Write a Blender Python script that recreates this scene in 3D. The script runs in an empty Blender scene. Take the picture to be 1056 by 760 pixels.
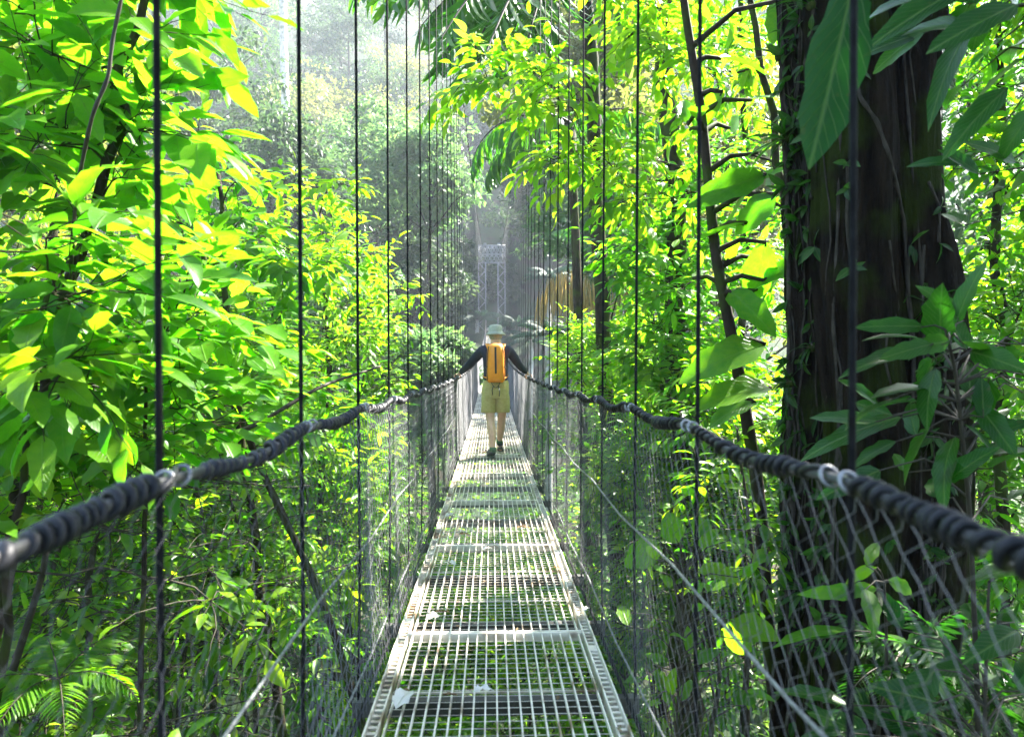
import bpy, math, random
import numpy as np
from mathutils import Vector

PI = math.pi
sc = bpy.context.scene
COL = sc.collection

# ------------------------------------------------------------------ camera frame (photo pixels 1056x760)
FPX, CX, CY = 704.0, 528.0, 380.0
YAW = math.radians(1.71)
CAM = np.array([-0.02, 0.0, 1.24])
FW = np.array([math.sin(YAW), math.cos(YAW), 0.0])
RT = np.array([math.cos(YAW), -math.sin(YAW), 0.0])
UP = np.array([0.0, 0.0, 1.0])


def at(px, py, d):
    """A point of the place from where it is seen and how far off it stands."""
    return CAM + FW * d + RT * ((px - CX) / FPX * d) + UP * ((CY - py) / FPX * d)


def deck_z(y):
    return 0.0014 * (y - 5.0) ** 2


def ground_z(x, y):
    x = np.asarray(x, float); y = np.asarray(y, float)
    side = np.where(x < 0, np.maximum(0, -x - 1.5) * 0.5, np.maximum(0, x - 1.5) * 0.5)
    side = 11 * (1 - np.exp(-side / 11))
    t = np.clip((y - 26) / 40, 0, 1)
    far = 12.2 * t * t * (3 - 2 * t) + np.maximum(0, y - 68) * 1.0
    near = np.clip((1 - y) / 9, 0, 1) * 6.5
    b = 0.35 * np.sin(x * 0.7 + 1.3) * np.cos(y * 0.53) + 0.2 * np.sin(x * 1.9 - y * 1.3)
    return -7.4 + np.maximum(side * (1 - 0.6 * t), 0) + far + near + b


# ------------------------------------------------------------------ tags, empties
def tag(o, label=None, cat=None, group=None, kind=None):
    if label: o['label'] = label
    if cat: o['category'] = cat
    if group: o['group'] = group
    if kind: o['kind'] = kind
    return o


def empty(name, loc, label, cat, group=None):
    o = bpy.data.objects.new(name, None)
    o.empty_display_size = 0.2
    o.location = loc
    COL.objects.link(o)
    return tag(o, label, cat, group)


def norm(v):
    v = np.asarray(v, float)
    n = np.linalg.norm(v, axis=-1, keepdims=True)
    return v / np.maximum(n, 1e-9)


# ------------------------------------------------------------------ mesh builder
class MB:
    def __init__(s):
        s.v = []; s.f = []; s.t = []; s.uv = []; s.n = 0

    def add(s, v, *faces, tint=None, uv=None):
        v = np.asarray(v, float).reshape(-1, 3)
        for f in faces:
            f = np.asarray(f, int)
            if len(f): s.f.append(f + s.n)
        s.v.append(v)
        s.t.append(np.full(len(v), 0.5) if tint is None else np.broadcast_to(np.asarray(tint, float), (len(v),)))
        s.uv.append(np.zeros((len(v), 2)) if uv is None else np.asarray(uv, float))
        s.n += len(v)

    def box(s, lo, hi):
        x0, y0, z0 = lo; x1, y1, z1 = hi
        v = [(x0, y0, z0), (x1, y0, z0), (x1, y1, z0), (x0, y1, z0), (x0, y0, z1), (x1, y0, z1), (x1, y1, z1), (x0, y1, z1)]
        s.add(v, [(0, 3, 2, 1), (4, 5, 6, 7), (0, 1, 5, 4), (1, 2, 6, 5), (2, 3, 7, 6), (3, 0, 4, 7)])

    def tube(s, pts, rad, sides=6, caps=True, tint=None, rough=None):
        P = np.asarray(pts, float); n = len(P)
        R = np.broadcast_to(np.asarray(rad, float), (n,))
        T = norm(np.gradient(P, axis=0))
        a = np.array([0, 0, 1.0]) if abs(T[0][2]) < 0.9 else np.array([1.0, 0, 0])
        u = np.cross(T[0], a); u /= np.linalg.norm(u)
        U = np.empty_like(P)
        for i in range(n):
            u = u - T[i] * np.dot(u, T[i]); u /= max(np.linalg.norm(u), 1e-9); U[i] = u
        V = np.cross(T, U)
        th = np.arange(sides) * 2 * PI / sides
        RR = R[:, None] * np.ones(sides)[None]
        if rough is not None: RR = RR * rough(n, sides)
        X = P[:, None, :] + RR[..., None] * (np.cos(th)[None, :, None] * U[:, None, :] + np.sin(th)[None, :, None] * V[:, None, :])
        i = np.arange(n - 1)[:, None] * sides; j = np.arange(sides)[None]; k = (j + 1) % sides
        q = np.stack([i + j, i + k, i + sides + k, i + sides + j], -1).reshape(-1, 4)
        fs = [q]
        if caps: fs += [np.arange(sides)[::-1][None], ((n - 1) * sides + np.arange(sides))[None]]
        L = np.concatenate([[0], np.cumsum(np.linalg.norm(np.diff(P, axis=0), axis=1))])
        uv = np.stack([np.repeat(L, sides), np.tile(np.arange(sides) / sides, n)], -1)
        s.add(X.reshape(-1, 3), *fs, tint=tint, uv=uv)

    def build(s, name, mat, parent=None, smooth=False, origin=None):
        me = bpy.data.meshes.new(name)
        v = np.concatenate(s.v)
        if origin is not None: v = v - np.asarray(origin, float)
        me.vertices.add(len(v)); me.vertices.foreach_set('co', v.astype(np.float32).ravel())
        loops = np.concatenate([f.ravel() for f in s.f]).astype(np.int32)
        tot = np.concatenate([np.full(len(f), f.shape[1]) for f in s.f]).astype(np.int32)
        st = np.concatenate([[0], np.cumsum(tot)[:-1]]).astype(np.int32)
        me.loops.add(len(loops)); me.loops.foreach_set('vertex_index', loops)
        me.polygons.add(len(tot)); me.polygons.foreach_set('loop_start', st); me.polygons.foreach_set('loop_total', tot)
        me.polygons.foreach_set('use_smooth', np.full(len(tot), smooth))
        uvl = me.uv_layers.new(name='UVMap')
        uv = np.concatenate(s.uv)
        uvl.data.foreach_set('uv', uv[loops].astype(np.float32).ravel())
        a = me.attributes.new('tint', 'FLOAT', 'POINT')
        a.data.foreach_set('value', np.concatenate(s.t).astype(np.float32))
        me.update(calc_edges=True); me.validate()
        me.materials.append(mat)
        o = bpy.data.objects.new(name, me)
        COL.objects.link(o)
        if parent is not None: o.parent = parent
        elif origin is not None: o.location = origin
        return o


# ------------------------------------------------------------------ materials
def new_mat(name):
    m = bpy.data.materials.new(name); m.use_nodes = True
    nt = m.node_tree; nt.nodes.clear()
    return m, nt, nt.nodes, nt.links


def ramp(nd, stops):
    r = nd.new('ShaderNodeValToRGB'); e = r.color_ramp.elements
    while len(e) < len(stops): e.new(0.5)
    for k, (p, c) in enumerate(stops):
        e[k].position = p; e[k].color = (*c, 1)
    return r


def leaf_mat(name, cols, trans, tmix=0.45, rough=0.38, veins=0.0, spots=0.0, spec=0.2):
    m, nt, nd, ln = new_mat(name)
    out = nd.new('ShaderNodeOutputMaterial'); mix = nd.new('ShaderNodeMixShader'); mix.inputs[0].default_value = tmix
    pb = nd.new('ShaderNodeBsdfPrincipled'); tr = nd.new('ShaderNodeBsdfTranslucent')
    pb.inputs['Roughness'].default_value = rough; pb.inputs['Specular IOR Level'].default_value = spec
    at_ = nd.new('ShaderNodeAttribute'); at_.attribute_name = 'tint'
    k = len(cols) - 1
    r1 = ramp(nd, [(i / k, c) for i, c in enumerate(cols)]); r2 = ramp(nd, [(i / k, c) for i, c in enumerate(trans)])
    tcn = nd.new('ShaderNodeTexCoord'); mot = nd.new('ShaderNodeTexNoise'); mot.inputs['Scale'].default_value = 19; mot.inputs['Detail'].default_value = 4; mot.inputs['Roughness'].default_value = 0.7
    ln.new(tcn.outputs['Object'], mot.inputs['Vector'])
    mm = nd.new('ShaderNodeMath'); mm.operation = 'MULTIPLY_ADD'; ln.new(mot.outputs[0], mm.inputs[0]); mm.inputs[1].default_value = 0.9
    sb_ = nd.new('ShaderNodeMath'); sb_.operation = 'SUBTRACT'; ln.new(at_.outputs['Fac'], sb_.inputs[0]); sb_.inputs[1].default_value = 0.45; ln.new(sb_.outputs[0], mm.inputs[2])
    ln.new(mm.outputs[0], r1.inputs[0]); ln.new(mm.outputs[0], r2.inputs[0])
    c1, c2 = r1.outputs[0], r2.outputs[0]
    if veins > 0:
        uv = nd.new('ShaderNodeUVMap'); sp = nd.new('ShaderNodeSeparateXYZ'); ln.new(uv.outputs[0], sp.inputs[0])
        ab = nd.new('ShaderNodeMath'); ab.operation = 'ABSOLUTE'; ln.new(sp.outputs[1], ab.inputs[0])
        a1 = nd.new('ShaderNodeMath'); a1.operation = 'MULTIPLY_ADD'; ln.new(ab.outputs[0], a1.inputs[0]); a1.inputs[1].default_value = -0.32; ln.new(sp.outputs[0], a1.inputs[2])
        a2 = nd.new('ShaderNodeMath'); a2.operation = 'MULTIPLY'; ln.new(a1.outputs[0], a2.inputs[0]); a2.inputs[1].default_value = 11 * PI
        sn = nd.new('ShaderNodeMath'); sn.operation = 'SINE'; ln.new(a2.outputs[0], sn.inputs[0])
        s2 = nd.new('ShaderNodeMath'); s2.operation = 'ABSOLUTE'; ln.new(sn.outputs[0], s2.inputs[0])
        lo = nd.new('ShaderNodeMapRange'); ln.new(s2.outputs[0], lo.inputs[0]); lo.inputs[1].default_value = 0.0; lo.inputs[2].default_value = 0.22; lo.inputs[3].default_value = 1.0; lo.inputs[4].default_value = 0.0
        mr = nd.new('ShaderNodeMapRange'); ln.new(ab.outputs[0], mr.inputs[0]); mr.inputs[1].default_value = 0.02; mr.inputs[2].default_value = 0.09; mr.inputs[3].default_value = 1.0; mr.inputs[4].default_value = 0.0
        mx = nd.new('ShaderNodeMath'); mx.operation = 'MAXIMUM'; ln.new(lo.outputs[0], mx.inputs[0]); ln.new(mr.outputs[0], mx.inputs[1])
        fv = nd.new('ShaderNodeMath'); fv.operation = 'MULTIPLY'; ln.new(mx.outputs[0], fv.inputs[0]); fv.inputs[1].default_value = veins
        for w in (0, 1):
            mc = nd.new('ShaderNodeMix'); mc.data_type = 'RGBA'; mc.blend_type = 'MULTIPLY' if w else 'MIX'
            ln.new(fv.outputs[0], mc.inputs[0]); ln.new(c2 if w else c1, mc.inputs[6])
            mc.inputs[7].default_value = (0.5, 0.62, 0.4, 1) if w else (0.17, 0.26, 0.06, 1)
            if w: c2 = mc.outputs[2]
            else: c1 = mc.outputs[2]
        bp = nd.new('ShaderNodeBump'); bp.inputs['Strength'].default_value = 0.55; bp.inputs['Distance'].default_value = 0.004; bp.invert = True
        ln.new(mx.outputs[0], bp.inputs['Height']); ln.new(bp.outputs[0], pb.inputs['Normal'])
    if spots > 0:
        tc = nd.new('ShaderNodeTexCoord'); nz = nd.new('ShaderNodeTexNoise'); nz.inputs['Scale'].default_value = 26; nz.inputs['Detail'].default_value = 3
        ln.new(tc.outputs['Object'], nz.inputs['Vector'])
        mr = nd.new('ShaderNodeMapRange'); ln.new(nz.outputs[0], mr.inputs[0]); mr.inputs[1].default_value = 0.64; mr.inputs[2].default_value = 0.72; mr.inputs[4].default_value = spots
        for w in (0, 1):
            mc = nd.new('ShaderNodeMix'); mc.data_type = 'RGBA'; ln.new(mr.outputs[0], mc.inputs[0]); ln.new(c2 if w else c1, mc.inputs[6])
            mc.inputs[7].default_value = (0.10, 0.075, 0.02, 1)
            if w: c2 = mc.outputs[2]
            else: c1 = mc.outputs[2]
    ln.new(c1, pb.inputs['Base Color']); ln.new(c2, tr.inputs['Color'])
    ln.new(pb.outputs[0], mix.inputs[1]); ln.new(tr.outputs[0], mix.inputs[2]); ln.new(mix.outputs[0], out.inputs[0])
    return m


def noise_mat(name, c1, c2, scale=8.0, rough=0.7, metal=0.0, bump=0.0, bdist=0.01, stretch=(1, 1, 1), moss=None, moss_amt=0.5, spec=0.3, detail=6, moss_scale=2.2):
    m, nt, nd, ln = new_mat(name)
    out = nd.new('ShaderNodeOutputMaterial'); pb = nd.new('ShaderNodeBsdfPrincipled')
    pb.inputs['Roughness'].default_value = rough; pb.inputs['Metallic'].default_value = metal; pb.inputs['Specular IOR Level'].default_value = spec
    tc = nd.new('ShaderNodeTexCoord'); mp = nd.new('ShaderNodeMapping'); mp.inputs['Scale'].default_value = stretch
    ln.new(tc.outputs['Object'], mp.inputs[0])
    nz = nd.new('ShaderNodeTexNoise'); nz.inputs['Scale'].default_value = scale; nz.inputs['Detail'].default_value = detail; nz.inputs['Roughness'].default_value = 0.65
    ln.new(mp.outputs[0], nz.inputs['Vector'])
    r = ramp(nd, [(0.32, c1), (0.68, c2)]); ln.new(nz.outputs[0], r.inputs[0])
    col = r.outputs[0]
    if moss is not None:
        n2 = nd.new('ShaderNodeTexNoise'); n2.inputs['Scale'].default_value = moss_scale; n2.inputs['Detail'].default_value = 5
        ln.new(tc.outputs['Object'], n2.inputs['Vector'])
        mr = nd.new('ShaderNodeMapRange'); ln.new(n2.outputs[0], mr.inputs[0]); mr.inputs[1].default_value = 0.62 - moss_amt * 0.25; mr.inputs[2].default_value = 0.74 - moss_amt * 0.25
        mc = nd.new('ShaderNodeMix'); mc.data_type = 'RGBA'; ln.new(mr.outputs[0], mc.inputs[0]); ln.new(col, mc.inputs[6]); mc.inputs[7].default_value = (*moss, 1)
        col = mc.outputs[2]
    ln.new(col, pb.inputs['Base Color'])
    if bump > 0:
        bp = nd.new('ShaderNodeBump'); bp.inputs['Strength'].default_value = bump; bp.inputs['Distance'].default_value = bdist
        ln.new(nz.outputs[0], bp.inputs['Height']); ln.new(bp.outputs[0], pb.inputs['Normal'])
    ln.new(pb.outputs[0], out.inputs[0])
    return m


M = {}
M['galv'] = noise_mat('galvanised_steel', (0.46, 0.41, 0.34), (0.70, 0.65, 0.56), 14, 0.45, 0.2, 0.15, 0.002, spec=0.5, moss=(0.20, 0.14, 0.085), moss_amt=0.36, moss_scale=6)
M['beam'] = noise_mat('dull_steel', (0.03, 0.03, 0.03), (0.08, 0.078, 0.072), 10, 0.55, 0.3, 0.1, 0.002)
M['net'] = noise_mat('net_wire', (0.025, 0.025, 0.028), (0.16, 0.16, 0.17), 3.0, 0.42, 0.4, spec=0.5)
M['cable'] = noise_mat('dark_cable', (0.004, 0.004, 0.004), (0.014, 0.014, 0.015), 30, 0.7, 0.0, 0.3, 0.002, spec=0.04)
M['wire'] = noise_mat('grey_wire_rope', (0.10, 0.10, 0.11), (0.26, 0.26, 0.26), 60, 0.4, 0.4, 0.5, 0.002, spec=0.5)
M['cable_far'] = noise_mat('sunlit_far_cable', (0.010, 0.010, 0.012), (0.026, 0.026, 0.030), 30, 0.7, 0.0, spec=0.1)  # dark cable made paler: sunlight on the far hangers put into the colour
M['rubber'] = noise_mat('black_rubber', (0.003, 0.003, 0.004), (0.012, 0.012, 0.015), 40, 0.5, 0.0, 0.4, 0.003, spec=0.25)
M['tower'] = noise_mat('tower_paint', (0.17, 0.175, 0.19), (0.24, 0.245, 0.26), 4, 0.5, 0.2)
M['soil'] = noise_mat('forest_floor', (0.010, 0.008, 0.005), (0.03, 0.023, 0.013), 1.6, 0.95, 0, 0.5, 0.08, moss=(0.015, 0.03, 0.007), moss_amt=0.9, moss_scale=0.6)
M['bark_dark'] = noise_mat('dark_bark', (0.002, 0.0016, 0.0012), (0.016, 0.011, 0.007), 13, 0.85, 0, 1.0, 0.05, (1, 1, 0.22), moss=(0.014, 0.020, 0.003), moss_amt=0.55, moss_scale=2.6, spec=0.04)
M['bark'] = noise_mat('brown_bark', (0.010, 0.0075, 0.005), (0.042, 0.031, 0.022), 14, 0.85, 0, 0.7, 0.01, (1, 1, 0.35), moss=(0.03, 0.042, 0.008), moss_amt=0.6, moss_scale=4, spec=0.08)
M['bark_pale'] = noise_mat('pale_bark', (0.22, 0.20, 0.18), (0.42, 0.40, 0.37), 5, 0.8, 0, 0.4, 0.02, (1, 1, 0.4), moss=(0.14, 0.15, 0.09), moss_amt=0.4)
M['twig'] = noise_mat('green_brown_twig', (0.014, 0.011, 0.007), (0.040, 0.032, 0.018), 25, 0.75, 0, 0.4, 0.003)
M['liana'] = noise_mat('grey_liana', (0.012, 0.010, 0.007), (0.05, 0.042, 0.033), 22, 0.8, 0, 0.5, 0.004, (1, 1, 0.5), spec=0.08)
# leaves
M['leaf_lime'] = leaf_mat('lime_leaf', [(0.030, 0.11, 0.006), (0.065, 0.19, 0.008), (0.13, 0.26, 0.012)], [(0.07, 0.34, 0.004), (0.15, 0.50, 0.006), (0.27, 0.57, 0.012)], 0.58, 0.36, veins=0.4, spots=0.35)
M['leaf_mid'] = leaf_mat('mid_green_leaf', [(0.018, 0.075, 0.006), (0.045, 0.13, 0.008), (0.10, 0.20, 0.010)], [(0.05, 0.28, 0.004), (0.13, 0.44, 0.006), (0.32, 0.56, 0.008)], 0.52, 0.32, veins=0.3)
M['leaf_deep'] = leaf_mat('deep_green_leaf', [(0.006, 0.028, 0.005), (0.013, 0.048, 0.006), (0.026, 0.075, 0.008)], [(0.015, 0.12, 0.004), (0.03, 0.17, 0.006), (0.07, 0.23, 0.008)], 0.42, 0.30, veins=0.45, spots=0.25)  # deep green, darkened further so the colour carries the right-side shade
M['leaf_yellow'] = leaf_mat('yellow_green_leaf', [(0.055, 0.15, 0.006), (0.10, 0.22, 0.008), (0.19, 0.29, 0.012)], [(0.15, 0.44, 0.004), (0.25, 0.55, 0.008), (0.40, 0.60, 0.02)], 0.58, 0.40, veins=0.2)
M['leaf_small'] = leaf_mat('small_forest_leaf', [(0.016, 0.055, 0.005), (0.055, 0.145, 0.008), (0.14, 0.23, 0.012)], [(0.05, 0.26, 0.004), (0.20, 0.53, 0.006), (0.44, 0.62, 0.01)], 0.52, 0.36)
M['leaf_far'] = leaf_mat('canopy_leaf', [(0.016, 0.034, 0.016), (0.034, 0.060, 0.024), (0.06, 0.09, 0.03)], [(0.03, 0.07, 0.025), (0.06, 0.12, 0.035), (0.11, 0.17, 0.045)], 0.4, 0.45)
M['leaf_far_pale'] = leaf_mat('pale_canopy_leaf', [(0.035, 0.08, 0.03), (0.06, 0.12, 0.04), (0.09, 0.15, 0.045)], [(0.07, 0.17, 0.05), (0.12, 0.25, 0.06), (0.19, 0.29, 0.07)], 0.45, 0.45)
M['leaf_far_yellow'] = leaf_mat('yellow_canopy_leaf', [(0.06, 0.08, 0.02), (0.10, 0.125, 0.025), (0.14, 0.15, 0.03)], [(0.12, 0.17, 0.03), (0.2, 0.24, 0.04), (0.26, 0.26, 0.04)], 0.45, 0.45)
M['palm'] = leaf_mat('palm_leaflet', [(0.022, 0.06, 0.012), (0.04, 0.095, 0.016), (0.07, 0.14, 0.02)], [(0.04, 0.24, 0.008), (0.08, 0.34, 0.010), (0.16, 0.42, 0.012)], 0.4, 0.30)
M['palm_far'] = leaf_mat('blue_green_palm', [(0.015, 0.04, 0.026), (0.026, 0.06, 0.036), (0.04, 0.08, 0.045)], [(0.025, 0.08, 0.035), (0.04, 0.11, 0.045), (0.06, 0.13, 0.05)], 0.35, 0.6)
M['dead_leaf'] = leaf_mat('dead_leaf', [(0.30, 0.26, 0.20), (0.48, 0.45, 0.40), (0.62, 0.60, 0.56)], [(0.3, 0.26, 0.2), (0.45, 0.42, 0.36), (0.5, 0.48, 0.42)], 0.25, 0.5, veins=0.2)
M['brown_leaf'] = leaf_mat('brown_leaf', [(0.10, 0.06, 0.03), (0.16, 0.10, 0.05), (0.22, 0.15, 0.08)], [(0.15, 0.08, 0.03), (0.2, 0.12, 0.05), (0.25, 0.16, 0.08)], 0.25, 0.6, veins=0.2)
M['tassel'] = leaf_mat('orange_tassel', [(0.07, 0.07, 0.015), (0.26, 0.16, 0.045), (0.40, 0.29, 0.10)], [(0.3, 0.2, 0.05), (0.45, 0.28, 0.07), (0.5, 0.36, 0.1)], 0.4, 0.6)
M['red_bract'] = leaf_mat('red_bract', [(0.5, 0.03, 0.01), (0.6, 0.06, 0.015), (0.6, 0.10, 0.02)], [(0.5, 0.03, 0.01), (0.6, 0.06, 0.015), (0.6, 0.10, 0.02)], 0.3, 0.4)
M['white_bract'] = leaf_mat('white_bract', [(0.7, 0.7, 0.65)] * 2, [(0.7, 0.7, 0.6)] * 2, 0.3, 0.4)
# hiker
M['skin'] = noise_mat('skin', (0.50, 0.29, 0.20), (0.58, 0.35, 0.25), 30, 0.5, spec=0.4)
M['shirt'] = noise_mat('navy_knit', (0.012, 0.013, 0.030), (0.022, 0.024, 0.048), 60, 0.85, 0, 0.3, 0.002)
M['khaki'] = noise_mat('khaki_cotton', (0.34, 0.28, 0.11), (0.44, 0.37, 0.16), 30, 0.85, 0, 0.3, 0.004)
M['hat'] = noise_mat('pale_hat_cloth', (0.26, 0.25, 0.215), (0.36, 0.35, 0.31), 30, 0.85, 0, 0.2, 0.003)
M['shoe'] = noise_mat('dark_shoe', (0.025, 0.027, 0.03), (0.06, 0.06, 0.065), 30, 0.7)
M['sole'] = noise_mat('shoe_sole', (0.05, 0.05, 0.05), (0.1, 0.1, 0.1), 30, 0.8)
M['sock'] = noise_mat('green_sock', (0.05, 0.10, 0.06), (0.09, 0.15, 0.09), 60, 0.9)
M['orange'] = noise_mat('orange_pack_cloth', (0.66, 0.20, 0.006), (0.78, 0.27, 0.010), 10, 0.5, 0, 0.25, 0.006, spec=0.4)
M['black'] = noise_mat('black_webbing', (0.01, 0.01, 0.011), (0.025, 0.025, 0.027), 50, 0.6)
M['hair'] = noise_mat('grey_hair', (0.22, 0.19, 0.16), (0.36, 0.33, 0.29), 60, 0.7)
M['eye'] = noise_mat('eye', (0.02, 0.015, 0.01), (0.03, 0.02, 0.015), 10, 0.2)

# ------------------------------------------------------------------ the bridge
Y0, Y1 = -3.2, 65.8
RX, EX, HS = 0.52, 0.475, 0.80          # rope offset, net foot offset, hanger spacing
rope_z = lambda y: deck_z(y) + 1.068 - 0.034 * np.clip((2.3 - y) / 1.2, 0, 1)
main_z = lambda y: 6.24 + 0.00156 * y * y
bridge = empty('suspension_bridge', (0, 0, 0), 'long narrow hanging footbridge of steel grating with wire net sides crossing the gorge', 'bridge')

PL = 1.6


def make_panel():
    W = 0.452
    mb = MB()
    n = 19
    for k in range(n):                                              # bearing bars along the walk
        x = -0.385 + 0.77 * k / (n - 1)
        mb.box((x - 0.0028, -PL / 2 + 0.02, -0.018), (x + 0.0028, PL / 2 - 0.02, 0))
    ny = 32
    for k in range(ny):                                             # cross rods, below
        y = -PL / 2 + 0.05 + (PL - 0.1) * k / (ny - 1)
        mb.tube([(-0.40, y, -0.021), (0.40, y, -0.020)], 0.0014, 4)
    for y in (-PL / 2 + 0.009, PL / 2 - 0.009):                     # end bars
        mb.box((-0.404, y - 0.007, -0.038), (0.404, y + 0.007, 0.003))
    for y in (-0.27, 0.27):
        mb.box((-0.404, y - 0.004, -0.036), (0.404, y + 0.004, -0.0285))
    g = mb.build('deck_panel', M['galv'], bridge)
    rails = []
    for s in (-1, 1):
        rb = MB()
        a, b = sorted((s * 0.446, s * W)); rb.box((a, -PL / 2 + 0.002, -0.055), (b, PL / 2 - 0.002, 0.010))      # outer lip
        a, b = sorted((s * 0.4045, s * 0.411)); rb.box((a, -PL / 2 + 0.002, -0.04), (b, PL / 2 - 0.002, 0.005))   # inner lip
        m = 40
        for k in range(m):                                          # rungs of the pierced edge
            y = -PL / 2 + 0.02 + (PL - 0.04) * k / (m - 1)
            a, b = sorted((s * 0.4115, s * 0.4455)); rb.box((a, y - 0.008, -0.022), (b, y + 0.008, -0.012))
        for y in (-0.62, 0.62):
            a, b = sorted((s * 0.4115, s * 0.4455)); rb.box((a, y - 0.03, -0.0115), (b, y + 0.03, -0.004))
        rails.append(rb.build('side_rail', M['galv'], g))
    return g, rails


panel, prails = make_panel()
ny = int((Y1 - Y0) / PL)
for k in range(ny):
    y = Y0 + PL * (k + 0.5)
    if k == 0: o, rr = panel, prails
    else:
        o = panel.copy(); COL.objects.link(o); o.parent = bridge
        for r in prails:
            c = r.copy(); COL.objects.link(c); c.parent = o
    o.location = (0, y, deck_z(y)); o.rotation_euler = (math.atan(0.0028 * (y - 5)), 0, 0)

hang_y = {s: [] for s in (-1, 1)}
proto_beam = None
for s in (-1, 1):
    y = (1.085 if s < 0 else 1.045) - HS * 5
    while y < Y1:
        hang_y[s].append(y); y += HS
for y in hang_y[-1]:
    if y > 40: break
    if proto_beam is None:
        b = MB(); b.box((-0.56, -0.022, -0.118), (0.56, 0.022, -0.0585)); proto_beam = b.build('cross_beam', M['beam'], bridge); o = proto_beam
    else:
        o = proto_beam.copy(); COL.objects.link(o); o.parent = bridge
    o.location = (0, y, deck_z(y) - 0.003)

rng = np.random.default_rng(5)
nmade = 0
rest = MB()
for s in (-1, 1):
    for y in hang_y[s]:
        top, bot = main_z(y), deck_z(y) - 0.06
        x0, x1 = s * RX, s * 0.54
        zr = rope_z(y)
        lean = rng.normal(0, 0.006)
        pts = [(x1, y, bot), (s * 0.535, y, (bot + zr) / 2), (s * (RX + 0.022), y + 0.004, zr), (x0 + s * 0.03, y + lean, zr + 1.6), (s * (0.56 + 0.0016 * abs(y)), y + lean * 2, top)]
        if y < 37.5 and y > 0.2:
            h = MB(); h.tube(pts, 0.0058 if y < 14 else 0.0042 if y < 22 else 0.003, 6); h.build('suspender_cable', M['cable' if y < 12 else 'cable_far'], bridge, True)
        elif y >= 37.5 and int(y / HS) % 2:
            rest.tube(pts, 0.0022, 4)
tag(rest.build('suspender_cable', M['cable_far'], bridge, True), kind='stuff')

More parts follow.
